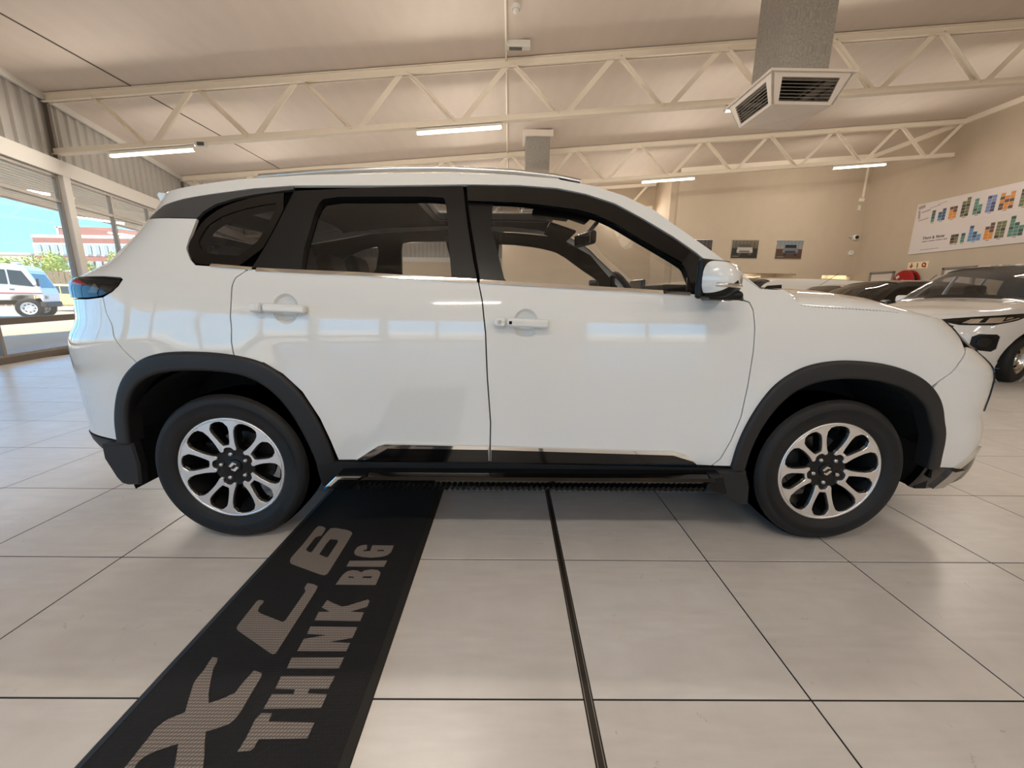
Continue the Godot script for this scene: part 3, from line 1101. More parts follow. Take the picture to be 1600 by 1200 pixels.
const HOOD_CROWN = [[0.9,0.03],[1.0,0.028],[1.02,0.042],[1.085,0.088],[1.2,0.098],[1.4,0.100],[1.6,0.086],[1.75,0.062],[1.95,0.026],[2.6,0.004]]
const ROOF_CROWN = [[-1.72,0.03],[-1.4,0.036],[-0.4,0.038],[0.0,0.04],[0.25,0.055],[0.5,0.075],[0.8,0.075],[0.95,0.05]]

func edge_points(tab: Array, x0: float, x1: float, dy := 0.0) -> Array:
	# the points of a table between two values of x, with both ends
	var r := [x0, lerp_table(tab, x0) + dy]
	for p in tab:
		if p[0] > x0 + 1e-4 and p[0] < x1 - 1e-4: r.append_array([p[0], p[1] + dy])
	r.append_array([x1, lerp_table(tab, x1) + dy])
	return r

func back(a: Array) -> Array:
	var r := []
	for i in range(a.size() - 2, -1, -2): r.append_array([a[i], a[i + 1]])
	return r

func build_suv() -> void:
	var k := CarSkin.new()
	k.nf = 5.5
	k.nr = 5.0
	k.wheels = [Vector2(1.3, 0.33), Vector2(-1.3, 0.33)]
	k.flare = 0.010
	k.setup([[.15,.80],[.20,.815],[.30,.845],[.36,.856],[.45,.861],[.6,.866],[.75,.875],[.88,.880],[.97,.876],[1.05,.862],[1.12,.846],[1.20,.812],[1.30,.765],[1.42,.705],[1.53,.64],[1.60,.59]],
		[[.20,2.20],[.30,2.225],[.40,2.215],[.47,2.215],[.52,2.205],[.57,2.18],[.66,2.185],[.74,2.18],[.785,2.16],[.827,2.10],[.891,2.00],[.977,1.88],[1.022,1.80],[1.08,1.70],[1.2,1.6]],
		[[.20,-1.95],[.33,-2.03],[.387,-2.11],[.434,-2.135],[.59,-2.137],[.725,-2.14],[.832,-2.137],[.882,-2.125],[.915,-2.095],[.945,-2.075],[1.044,-2.08],[1.105,-2.095],[1.135,-2.035],[1.185,-1.925],[1.237,-1.88],[1.31,-1.815],[1.384,-1.765],[1.45,-1.73],[1.55,-1.70]])
	var car := thing("car", "white SUV with black wheel arches parked across the black lettered mat", "car", Vector3(0.11, 0, -2.515), 0.0045)
	var sr := k.s_rear() + 0.002
	var sf := k.s_front() - 0.002
	# outlines in (s, y)
	var P := func(a: Array) -> PackedVector2Array: return k.poly_s(pv(a))
	var arch_mid_r := []
	var arch_mid_f := []
	for i in range(0, ARCH_R_OUT.size(), 2):
		var c := Vector2(-1.32, 0.33)
		var p := Vector2(ARCH_R_OUT[i], ARCH_R_OUT[i + 1])
		p = p.lerp(c, 0.10)
		arch_mid_r.append_array([p.x, p.y])
	for i in range(0, ARCH_F_OUT.size(), 2):
		var c := Vector2(1.32, 0.33)
		var p := Vector2(ARCH_F_OUT[i], ARCH_F_OUT[i + 1])
		p = p.lerp(c, 0.10)
		arch_mid_f.append_array([p.x, p.y])
	var hole_r: PackedVector2Array = P.call(arch_mid_r + [-0.87, 0.1, -1.75, 0.1])
	var hole_f: PackedVector2Array = P.call(arch_mid_f + [1.78, 0.1, 0.87, 0.1])
	var tail := PackedVector2Array([Vector2(k.to_s(-1.96, 1.11) - 0.42, 1.115)])
	tail.append_array(P.call([-1.891,1.123, -1.748,1.125, -1.66,1.120, -1.649,1.112, -1.664,1.09, -1.69,1.068, -1.726,1.052, -1.754,1.046, -1.81,1.041, -1.929,1.039]))
	tail.append(Vector2(k.to_s(-1.96, 1.05) - 0.42, 1.048))
	var qwin: PackedVector2Array = P.call([-1.41,1.243, -1.404,1.285, -1.373,1.357, -1.333,1.395, -1.284,1.429, -1.174,1.468, -1.027,1.493, -1.145,1.168, -1.36,1.178, -1.385,1.2])
	var dtrim: PackedVector2Array = P.call([-1.655,1.374, -1.579,1.426, -1.482,1.449, -1.355,1.470, -1.186,1.497, -1.024,1.512, -1.024,1.497, -1.18,1.471, -1.258,1.453, -1.332,1.426, -1.376,1.394, -1.395,1.366])
	var rframe: PackedVector2Array = P.call([-1.022,1.495, -1.142,1.168, -0.712,1.155, -0.240,1.133, -0.257,1.206, -0.286,1.359, -0.313,1.53, -0.646,1.519])
	var rglass := soften(P.call([-0.937,1.06, -0.944,1.23, -0.932,1.306, -0.915,1.43, -0.888,1.468, -0.65,1.474, -0.40,1.478, -0.384,1.46, -0.376,1.412, -0.332,1.03, -0.6,1.03]), 1)
	var visor_top := [-0.303,1.531, -0.076,1.530, 0.088,1.519, 0.21,1.494, 0.329,1.453, 0.444,1.387, 0.557,1.316, 0.652,1.246, 0.774,1.136, 0.829,1.068]
	var fframe: PackedVector2Array = P.call(visor_top + [0.62,1.096, 0.464,1.10, 0.156,1.114, -0.232,1.131, -0.246,1.206, -0.276,1.359])
	var fglass: PackedVector2Array = soften(P.call([-0.222,1.47, -0.075,1.466, 0.045,1.452, 0.165,1.43, 0.244,1.41, 0.322,1.372, 0.398,1.324, 0.474,1.278, 0.582,1.212, 0.60,1.19, 0.64,1.03, 0.4,1.03, 0.156,1.03, -0.105,1.03]), 1)
	var handles := [Vector2(-1.012, 1.012), Vector2(-0.062, 0.967)]
	var cups := [circle(Vector2(-0.998, 1.010), 0.052, 0.060), circle(Vector2(-0.046, 0.962), 0.052, 0.060)]
	# panels per side ------------------------------------------------------------------------------
	for side in [1.0, -1.0]:
		# rear bumper corner and lower cladding
		var rb: PackedVector2Array = P.call(SEAM_BUMPER_R + back(arch_mid_r.slice(0, 10)) + [-1.74, 0.448, -1.80, 0.446])
		rb = PackedVector2Array()
		rb.append_array(P.call(SEAM_BUMPER_R))
		rb.append_array(P.call(back(arch_mid_r.slice(0, 10))))
		rb.append_array(P.call([-1.80, 0.444, -1.95, 0.450]))
		rb.append(Vector2(sr, 0.452)); rb.append(Vector2(sr, 1.0)); rb.append(Vector2(k.to_s(-1.96, 1.05) - 0.30, 1.046)); rb.append_array(P.call([-1.929,1.037, -1.81,1.039]))
		var bumper := obj("rear_bumper", sheet(k, rb, [], 0.0, side, 0.0022), M.paint, car)
		var rl := PackedVector2Array()
		rl.append_array(P.call([-1.705,0.446, -1.80,0.441, -1.95,0.447]))
		rl.append(Vector2(sr, 0.449)); rl.append(Vector2(sr, 0.33))
		rl.append_array(P.call([-1.93,0.345, -1.85,0.362, -1.75,0.37, -1.70,0.37]))
		obj("lower_cladding", sheet(k, rl, [], 0.004, side, 0.001, 0.03), M.cladding_black, bumper)
		# rear quarter
		var qp := PackedVector2Array()
		qp.append_array(P.call(SEAM_DOOR_R))
		qp.append_array(P.call([-1.19, 0.79, -1.3, 0.80, -1.5, 0.79, -1.61, 0.78]))
		qp.append_array(P.call(back(SEAM_BUMPER_R)))
		qp.append_array(P.call([-1.69,1.070, -1.664,1.092, -1.649,1.114, -1.66,1.122, -1.748,1.127, -1.891,1.125, -1.93,1.13]))
		qp.append_array(P.call([-1.86,1.19, -1.79,1.26, -1.735,1.32, -1.68,1.374, -1.655,1.374, -1.395,1.366]))
		qp.append_array(P.call([-1.407,1.285, -1.41,1.243, -1.385,1.2, -1.36,1.177]))
		obj("quarter_panel", sheet(k, qp, [], 0.0, side, 0.0022), M.paint, car)
		obj("pillar_trim", sheet(k, dtrim, [], 0.001, side, 0.0012), M.trim_grey, car)
		var ql := Geometry2D.offset_polygon(soften(qwin, 1), -0.045)
		var qframe := obj("quarter_window_surround", sheet(k, soften(qwin, 1), [ql[0]], -0.003, side, 0.001), M.gloss_black, car)
		obj("quarter_glass", sheet(k, ql[0], [], -0.006, side, 0.0, 0.0), M.car_glass_dark, qframe)
		# tail lamp
		var lamp := obj("tail_lamp", sheet(k, soften(tail, 1), [], 0.006, side, 0.0015, 0.03, 0.02), M.lens_dark, car)
		var red := PackedVector2Array([Vector2(k.to_s(-1.93, 1.1) - 0.02, 1.112), Vector2(k.to_s(-1.85, 1.1), 1.108), Vector2(k.to_s(-1.80, 1.1), 1.094), Vector2(k.to_s(-1.84, 1.1), 1.092), Vector2(k.to_s(-1.93, 1.1) - 0.02, 1.096)])
		obj("red_light_bar", sheet(k, red, [], 0.0085, side, 0.0, 0.004, 0.02), M.lens_red, lamp)
		var rfl := PackedVector2Array([Vector2(k.to_s(-1.80, 1.07), 1.062), Vector2(k.to_s(-1.765, 1.07), 1.098), Vector2(k.to_s(-1.74, 1.07), 1.080), Vector2(k.to_s(-1.755, 1.07), 1.06)])
		obj("reflector", sheet(k, rfl, [], 0.0075, side, 0.0, 0.003, 0.02), M.lens_smoke, lamp)
		# rear door
		var rd := PackedVector2Array()
		rd.append_array(P.call(back(SEAM_DOOR_R)))
		rd.append_array(P.call([-0.712,1.147, -0.237,1.125]))
		rd.append_array(P.call(SEAM_MID.slice(2)))
		rd.append_array(P.call([-0.5, 0.367, -0.84, 0.372]))
		rd.append_array(P.call([-0.865,0.46, -0.90,0.56, -0.96,0.675, -1.03,0.75, -1.10,0.795]))
		var rdoor := obj("rear_door", sheet(k, rd, [cups[0]], 0.0, side, 0.0026), M.paint, car)
		door_handle(k, rdoor, handles[0], cups[0], side, false)
		obj("window_frame", sheet(k, rframe, [rglass], -0.002, side, 0.0022, 0.03), M.frame_black, rdoor)
		obj("window_glass", sheet(k, rglass, [], -0.022, side, 0.0, 0.0), M.car_glass, rdoor)
		obj("belt_moulding", moulding(k, pv([-1.130,1.159, -0.712,1.147, -0.243,1.1255]), 0.014, 0.006, side), M.chrome, rdoor)
		var chr := PackedVector2Array(P.call([-0.763,0.376, -0.664,0.441, -0.634,0.449, -0.196,0.443, -0.197,0.428, -0.625,0.431, -0.70,0.385]))
		obj("chrome_strip", sheet(k, chr, [], 0.014, side, 0.0, 0.02), M.chrome, rdoor)
		var lo_r := PackedVector2Array(P.call([-0.735,0.372, -0.70,0.385, -0.625,0.430, -0.197,0.427, -0.195,0.367]))
		obj("lower_moulding", sheet(k, lo_r, [], 0.011, side, 0.0, 0.02), M.gloss_black, rdoor)
		obj("quarter_belt_moulding", moulding(k, pv([-1.345,1.1735, -1.15,1.162]), 0.012, 0.006, side), M.chrome, car)
		# front door
		var fd := PackedVector2Array()
		fd.append_array(P.call(back(SEAM_MID)))
		fd.append_array(P.call([0.156,1.109, 0.464,1.095, 0.62,1.089, 0.75,1.075]))
		fd.append_array(P.call(SEAM_FENDER))
		fd.append_array(P.call([0.4, 0.362]))
		var fdoor := obj("front_door", sheet(k, fd, [cups[1]], 0.0, side, 0.0026), M.paint, car)
		door_handle(k, fdoor, handles[1], cups[1], side, true)
		obj("window_frame", sheet(k, fframe, [fglass], -0.002, side, 0.002, 0.03), M.satin_black, fdoor)
		obj("window_glass", sheet(k, fglass, [], -0.022, side, 0.0, 0.0), M.car_glass, fdoor)
		var vis := PackedVector2Array(P.call([-0.293,1.519, -0.076,1.518, 0.083,1.507, 0.203,1.483, 0.322,1.442, 0.436,1.377, 0.548,1.306, 0.62,1.253, 0.582,1.206, 0.474,1.267, 0.398,1.313, 0.322,1.361, 0.244,1.399, 0.165,1.42, 0.045,1.435, -0.075,1.446, -0.288,1.451]))
		obj("wind_deflector", sheet(k, vis, [], 0.012, side, 0.0, 0.012), M.gloss_black, fdoor)
		obj("belt_moulding", moulding(k, pv([-0.231,1.1245, 0.156,1.108, 0.464,1.094, 0.61,1.088]), 0.014, 0.006, side), M.chrome, fdoor)
		var chf := PackedVector2Array(P.call([-0.184,0.443, 0.604,0.423, 0.658,0.405, 0.69,0.38, 0.60,0.408, -0.184,0.428]))
		obj("chrome_strip", sheet(k, chf, [], 0.014, side, 0.0, 0.02), M.chrome, fdoor)
		var lo_f := PackedVector2Array(P.call([-0.185,0.367, -0.184,0.427, 0.60,0.407, 0.69,0.38, 0.718,0.358]))
		obj("lower_moulding", sheet(k, lo_f, [], 0.011, side, 0.0, 0.02), M.gloss_black, fdoor)
		wing_mirror(fdoor, side)
		# fender, with the A-pillar foot
		var fe := PackedVector2Array()
		fe.append_array(P.call(back(SEAM_FENDER)))
		fe.append_array(P.call([0.80, 1.118, 0.83,1.155]))
		var s_end := k.to_s(1.70, 1.02)
		for i in 61:
			var s := lerpf(0.896, s_end, i / 60.0)
			fe.append(Vector2(s, lerp_table(HOOD_EDGE, s)))
		fe.append_array(P.call([1.78,0.99, 1.785,0.972, 1.80,0.92, 1.805,0.865, 1.767,0.819, 1.69,0.745]))
		fe.append_array(P.call([1.63, 0.70, 1.5, 0.76, 1.35, 0.79, 1.2, 0.79, 1.08, 0.755, 0.98, 0.67, 0.92, 0.56, 0.885, 0.45, 0.87, 0.356]))
		obj("front_fender", sheet(k, fe, [], 0.0, side, 0.0022), M.paint, car)
		# front bumper
		var fb := PackedVector2Array()
		fb.append_array(P.call([1.69,0.745, 1.767,0.819, 1.806,0.865, 1.82,0.885]))
		fb.append_array(P.call([1.90,0.872, 1.96,0.84]))
		fb.append(Vector2(k.to_s(2.03, 0.76), 0.765)); fb.append(Vector2(k.to_s(2.03, 0.60), 0.59)); fb.append(Vector2(k.to_s(2.05, 0.56) + 0.06, 0.565)); fb.append(Vector2(sf, 0.56)); fb.append(Vector2(sf, 0.43))
		fb.append_array(P.call([2.06,0.43, 2.0,0.40, 1.905,0.335, 1.80,0.348, 1.765,0.36]))
		fb.append_array(P.call([1.765,0.461, 1.745,0.566, 1.70,0.658, 1.66,0.70]))
		var fbumper := obj("front_bumper", sheet(k, fb, [], 0.0, side, 0.0018), M.paint, car)
		var lf := PackedVector2Array()
		lf.append_array(P.call([1.735,0.352, 1.80,0.346, 1.905,0.333, 2.0,0.398, 2.06,0.428]))
		lf.append(Vector2(sf, 0.428)); lf.append(Vector2(sf, 0.25))
		lf.append_array(P.call([2.02,0.25, 1.86,0.225, 1.74,0.235, 1.70,0.25]))
		obj("lower_cladding", sheet(k, lf, [], -0.002, side, 0.001, 0.03), M.gloss_black, fbumper)
		var c1 := PackedVector2Array(P.call([1.895,0.340, 2.0,0.405, 2.03,0.425, 2.05,0.425, 2.02,0.395, 1.93,0.335]))
		obj("chrome_strip", sheet(k, c1, [], 0.010, side, 0.0, 0.02, 0.02), M.chrome, fbumper)
		var c2 := PackedVector2Array(P.call([1.888,0.326, 1.905,0.318, 1.97,0.322, 1.96,0.306, 1.93,0.265, 1.90,0.232, 1.832,0.234]))
		obj("skid_trim", sheet(k, c2, [], 0.010, side, 0.0, 0.02, 0.02), M.chrome_satin, fbumper)
		# grille and head lamp
		var gr := PackedVector2Array([Vector2(k.to_s(1.98, 0.83) + 0.02, 0.825), Vector2(k.to_s(2.03, 0.76) + 0.004, 0.765), Vector2(k.to_s(2.03, 0.60) + 0.004, 0.59), Vector2(k.to_s(2.05, 0.56) + 0.06, 0.568), Vector2(sf, 0.563), Vector2(sf, 0.88), Vector2(k.to_s(1.96, 0.84) + 0.06, 0.86)])
		obj("grille", sheet(k, gr, [], 0.004, side, 0.001, 0.03), M.gloss_black, car)
		var hl := PackedVector2Array()
		hl.append_array(P.call([1.79,0.982, 1.795,0.95, 1.82,0.892, 1.90,0.878, 1.95,0.86]))
		hl.append(Vector2(k.to_s(1.96, 0.86) + 0.10, 0.885)); hl.append(Vector2(k.to_s(1.80, 0.98) + 0.25, 0.955)); hl.append(Vector2(k.to_s(1.80, 0.98) + 0.05, 0.985))
		var head := obj("head_lamp", sheet(k, soften(hl, 1), [], 0.001, side, 0.001, 0.03, 0.02), M.lens_smoke, car)
		obj("lamp_bezel", sheet(k, Geometry2D.offset_polygon(soften(hl, 1), 0.010)[0], [soften(hl, 1)], 0.003, side, 0.0, 0.01, 0.02), M.gloss_black, head)
		var nose := PackedVector2Array([Vector2(sf, 0.883), Vector2(k.to_s(1.96, 0.86) + 0.09, 0.889), Vector2(k.to_s(1.80, 0.98) + 0.26, 0.958), Vector2(k.to_s(1.80, 0.98) + 0.06, 0.988), Vector2(sf, 0.986)])
		obj("nose_panel", sheet(k, nose, [], 0.0, side, 0.001), M.paint, car)
		# wheel arch mouldings
		for a in [[ARCH_R_OUT, ARCH_R_IN], [ARCH_F_OUT, ARCH_F_IN]]:
			var o := soften_line(P.call(a[0]))
			var inn := soften_line(P.call(a[1]))
			obj("arch_moulding", arch_band(k, o, inn, side), M.cladding_black, car)
		# sill and running board
		var sill: PackedVector2Array = P.call([-0.935,0.372, -0.854,0.369, -0.76,0.364, -0.19,0.363, 0.47,0.353, 0.86,0.345, 0.925,0.343, 0.92,0.24, -0.93,0.24])
		obj("sill", sheet(k, sill, [], 0.004, side, 0.001, 0.02), M.cladding_black, car)
		running_board(car, side)
		# mud flaps
		var b := MB.new()
		b.prism(pv([0.775,0.335, 0.80,0.27, 0.822,0.226, 0.88,0.196, 0.925,0.173, 0.96,0.178, 0.955,0.26, 0.93,0.335]), 0.0, 0.035, Transform3D(Basis(Vector3.RIGHT, Vector3.UP, Vector3(0, 0, side)), Vector3(0, 0, side * 0.838)), 0.008)
		obj("mud_flap", b, M.cladding_black, car)
		b = MB.new()
		b.prism(pv([-1.835,0.435, -1.835,0.372, -1.80,0.285, -1.782,0.258, -1.76,0.25, -1.70,0.252, -1.69,0.34, -1.70,0.44]), 0.0, 0.04, Transform3D(Basis(Vector3.RIGHT, Vector3.UP, Vector3(0, 0, side)), Vector3(0, 0, side * 0.828)), 0.008)
		obj("mud_flap", b, M.cladding_black, car)
		# cant rail: white band between door frames and roof
		var cr := PackedVector2Array()
		cr.append_array(P.call([-1.665,1.378, -1.579,1.430, -1.482,1.453, -1.355,1.474, -1.186,1.501, -1.024,1.516, -0.646,1.523, -0.313,1.534, -0.076,1.535, 0.088,1.524, 0.21,1.499, 0.329,1.458, 0.444,1.392, 0.557,1.321, 0.652,1.251, 0.774,1.141, 0.81, 1.112, 0.83,1.155]))
		cr.append(Vector2(0.896, 1.112))
		for i in range(ROOF_EDGE.size() - 1, -1, -1):
			cr.append(k.poly_s(PackedVector2Array([Vector2(ROOF_EDGE[i][0], ROOF_EDGE[i][1])]))[0] if ROOF_EDGE[i][0] > -1.6 else Vector2(k.to_s(maxf(ROOF_EDGE[i][0], -1.66), ROOF_EDGE[i][1]), ROOF_EDGE[i][1]))
		# leave out the duplicate foot point
		obj("cant_rail", sheet(k, clean(cr), [], 0.0, side, 0.0, 0.012), M.paint, car)
		# roof rail
		var path := PackedVector3Array()
		for i in 25:
			var x := lerpf(-1.22, 0.20, i / 24.0)
			var q := k.at(x, lerp_table(ROOF_EDGE, x))
			path.append(Vector3(x, lerp_table(ROOF_EDGE, x) + 0.028 + 0.010 * sin(PI * i / 24.0), side * (q.z - 0.075)))
		b = MB.new()
		b.tube(path, 0.012, 8)
		obj("roof_rail", b, M.chrome_satin, car)
		# inside: door cards and pillars, seen through the glass
		var inner := PackedVector2Array([Vector2(sr, 0.36), Vector2(k.to_s(1.55, 0.5), 0.36), Vector2(k.to_s(1.55, 1.0), 1.0), Vector2(1.0, 1.03), Vector2(0.84, 1.075), Vector2(0.74, 1.18), Vector2(0.5, 1.40), Vector2(0.25, 1.52), Vector2(-0.4, 1.565), Vector2(-1.2, 1.52), Vector2(k.to_s(-1.6, 1.42), 1.44), Vector2(k.to_s(-1.85, 1.14), 1.14), Vector2(sr, 1.02)])
		obj("door_lining", sheet(k, inner, [Geometry2D.offset_polygon(rglass, 0.004)[0], Geometry2D.offset_polygon(fglass, 0.004)[0], ql[0], hole_r, hole_f], -0.045, side, 0.0, 0.0, 0.06), M.interior, car)
	# the parts across the middle --------------------------------------------------------------------
	var re := []
	for p in ROOF_EDGE: re.append([k.to_s(p[0], p[1]), p[1]])
	var he := []
	for p in HOOD_EDGE: he.append([p[0], p[1] - 0.010])
	var sun_hole := Rect2(-0.62, -0.42, 0.80, 0.84)
	obj("roof", top_sheet(k, k.to_s(-1.66, 1.48), 0.10, re, ROOF_CROWN, 2.6, 1.5, 0.0, sun_hole, 64, 48), M.paint, car)
	obj("headliner", top_sheet(k, -1.5, 0.16, re, ROOF_CROWN, 2.6, 1.5, -0.03, Rect2(-0.58, -0.38, 0.72, 0.76), 64, 48), M.headliner, car)
	obj("windscreen", top_sheet(k, 0.13, 0.90, re, ROOF_CROWN, 2.0, 1.2, -0.004, Rect2(), 30, 36), M.car_glass, car)
	obj("bonnet", top_sheet(k, 1.02, sf - 0.01, he, HOOD_CROWN, 4.0, 2.3, 0.0, Rect2(), 90, 64, 0.007), M.paint, car)
	var b := MB.new()
	b = top_sheet(k, 0.88, 1.03, he, [[0.88, 0.02], [1.03, 0.05]], 2.4, 1.7, -0.004, Rect2(), 6, 20)
	obj("cowl", b, M.satin_black, car)
	# sunroof: frame and glass
	b = MB.new()
	for q in [[-0.60, 0.0, 0.05, 0.80], [0.155, 0.0, 0.05, 0.80], [-0.22, 0.40, 0.80, 0.05], [-0.22, -0.40, 0.80, 0.05]]:
		b.box(Vector3(q[0], 1.588, q[1]), Vector3(q[2], 0.05, q[3]), Basis.IDENTITY, 0.008)
	obj("sunroof_frame", b, M.satin_black, car)
	b = MB.new()
	b.rbox(Vector3(-0.22, 1.621, 0), Vector3(0.80, 0.008, 0.84), 0.003, Basis.IDENTITY, 1)
	obj("sunroof_glass", b, M.car_glass, car)
	# tailgate: from lamp to lamp, and its window, spoiler
	for side in [1.0, -1.0]:
		var tg := PackedVector2Array()
		tg.append_array(P.call([-1.936,1.128, -1.866,1.19, -1.796,1.26, -1.741,1.32, -1.686,1.374]))
		tg.append(Vector2(sr, 1.385)); tg.append(Vector2(sr, 1.003)); tg.append(Vector2(k.to_s(-1.96, 1.05) - 0.30, 1.05)); tg.append(Vector2(k.to_s(-1.96, 1.11) - 0.42, 1.12))
		var rw := PackedVector2Array([Vector2(k.to_s(-1.866, 1.19) - 0.17, 1.175), Vector2(k.to_s(-1.741, 1.32) - 0.17, 1.34), Vector2(sr, 1.345), Vector2(sr, 1.17)])
		obj("tailgate", sheet(k, tg, [rw], 0.0, side, 0.001), M.paint, car)
		obj("tailgate_glass", sheet(k, rw, [], -0.003, side, 0.0, 0.0), M.car_glass_dark, car)
	b = MB.new()
	# spoiler: a wing at the back edge of the roof, with angled ends
	b.prism(pv([-1.56,1.502, -1.63,1.496, -1.668,1.500, -1.675,1.490, -1.66,1.452, -1.64,1.428, -1.595,1.432, -1.55,1.46]), -0.56, 0.56, Transform3D.IDENTITY)
	obj("spoiler", b, M.paint, car)
	# underside, wheel wells, front structure
	b = MB.new()
	b.box(Vector3(0.0, 0.30, 0), Vector3(1.66, 0.14, 1.56))
	b.box(Vector3(-1.3, 0.34, 0), Vector3(1.0, 0.12, 0.98))
	b.box(Vector3(1.3, 0.34, 0), Vector3(1.0, 0.12, 0.98))
	b.box(Vector3(-1.88, 0.38, 0), Vector3(0.22, 0.10, 1.2))
	b.box(Vector3(1.95, 0.32, 0), Vector3(0.22, 0.10, 1.2))
	obj("underbody", b, M.well, car)
	for x in [1.32, -1.32]:
		for side in [1.0, -1.0]:
			b = MB.new()
			b.box(Vector3(x + signf(x) * 0.44, 0.34, side * 0.66), Vector3(0.05, 0.20, 0.34))
			obj("splash_panel", b, M.well, car)
			b = MB.new()
			var last := Vector2.ZERO
			for i in 25:
				var a := PI * i / 24.0
				var q := Vector2(x + cos(a) * 0.45, 0.30 + sin(a) * 0.475)
				if i > 0:
					b.quad(Vector3(last.x, last.y, side * 0.48), Vector3(q.x, q.y, side * 0.48), Vector3(q.x, q.y, side * 0.855), Vector3(last.x, last.y, side * 0.855))
					b.tri(Vector3(last.x, last.y, side * 0.48), Vector3(q.x, q.y, side * 0.48), Vector3(x, 0.30, side * 0.48))
				last = q
			b.quad(Vector3(x - 0.45, 0.30, side * 0.48), Vector3(x - 0.45, 0.30, side * 0.84), Vector3(x - 0.43, 0.22, side * 0.84), Vector3(x - 0.43, 0.22, side * 0.48))
			obj("wheel_well", b, M.well, car)
			# strut and arm behind the wheel
			b = MB.new()
			b.tube(PackedVector3Array([Vector3(x, 0.30, side * 0.60), Vector3(x - 0.03, 0.72, side * 0.54)]), 0.035, 10)
			b.tube(PackedVector3Array([Vector3(x, 0.28, side * 0.70), Vector3(x + 0.1, 0.27, side * 0.35)]), 0.03, 8)
			obj("suspension_strut", b, M.well, car)
	suv_wheels(car)
	suv_inside(car)

func clean(poly: PackedVector2Array) -> PackedVector2Array:
	# the largest of the simple outlines that an outline with touching points falls into
	var parts := Geometry2D.merge_polygons(poly, poly)
	var best := poly
	var area := 0.0
	for p in parts:
		var a := 0.0
		for i in p.size(): a += p[i].cross(p[(i + 1) % p.size()])
		if absf(a) > area:
			area = absf(a); best = p
	return best

func soften_line(line: PackedVector2Array) -> PackedVector2Array:
	# an open line made smooth, ends kept
	for k in 2:
		var r := PackedVector2Array([line[0]])
		for i in line.size() - 1:
			r.append(line[i].lerp(line[i + 1], 0.25)); r.append(line[i].lerp(line[i + 1], 0.75))
		r.append(line[line.size() - 1])
		line = r
	return line

func sample_line(line: PackedVector2Array, t: float) -> Vector2:
	var total := 0.0
	for i in line.size() - 1: total += line[i].distance_to(line[i + 1])
	var d := t * total
	for i in line.size() - 1:
		var l := line[i].distance_to(line[i + 1])
		if d <= l: return line[i].lerp(line[i + 1], d / maxf(l, 1e-6))
		d -= l
	return line[line.size() - 1]

func arch_band(k: CarSkin, o: PackedVector2Array, inn: PackedVector2Array, side: float) -> MB:
	# a moulding between two lines round a wheel: a flat outer face with rounded edges, turning in at the wheel
	var b := MB.new()
	var n := 64
	var prof := [[-0.01, -0.004], [0.0, 0.006], [0.06, 0.013], [0.2, 0.017], [0.8, 0.018], [0.95, 0.014], [1.0, 0.004], [1.02, -0.05]]
	var rows := []
	for i in n + 1:
		var a := sample_line(o, float(i) / n)
		var c := sample_line(inn, float(i) / n)
		var row := []
		for p in prof:
			var q := a.lerp(c, p[0])
			row.append(k.spot(q.x, q.y, p[1], side))
		rows.append(row)
	var m := prof.size()
	var norms := []
	for i in n + 1:
		var row := []
		for j in m:
			var du: Vector3 = rows[mini(i + 1, n)][j] - rows[maxi(i - 1, 0)][j]
			var dv: Vector3 = rows[i][mini(j + 1, m - 1)] - rows[i][maxi(j - 1, 0)]
			var nn := du.cross(dv).normalized()
			if nn.z * side < 0 and j < m - 1: nn = -nn
			row.append(nn)
		norms.append(row)
	for i in n:
		for j in m - 1:
			if j == m - 2:
				b.quad(rows[i][j], rows[i + 1][j], rows[i + 1][j + 1], rows[i][j + 1])
				continue
			b.quad4(rows[i][j], rows[i + 1][j], rows[i + 1][j + 1], rows[i][j + 1], norms[i][j], norms[i + 1][j], norms[i + 1][j + 1], norms[i][j + 1])
	for e in [0, n]:
		for j in m - 1:
			b.quad(rows[e][j], rows[e][j + 1], rows[e][j + 1] - Vector3(0, 0, side * 0.03), rows[e][j] - Vector3(0, 0, side * 0.03))
	return b

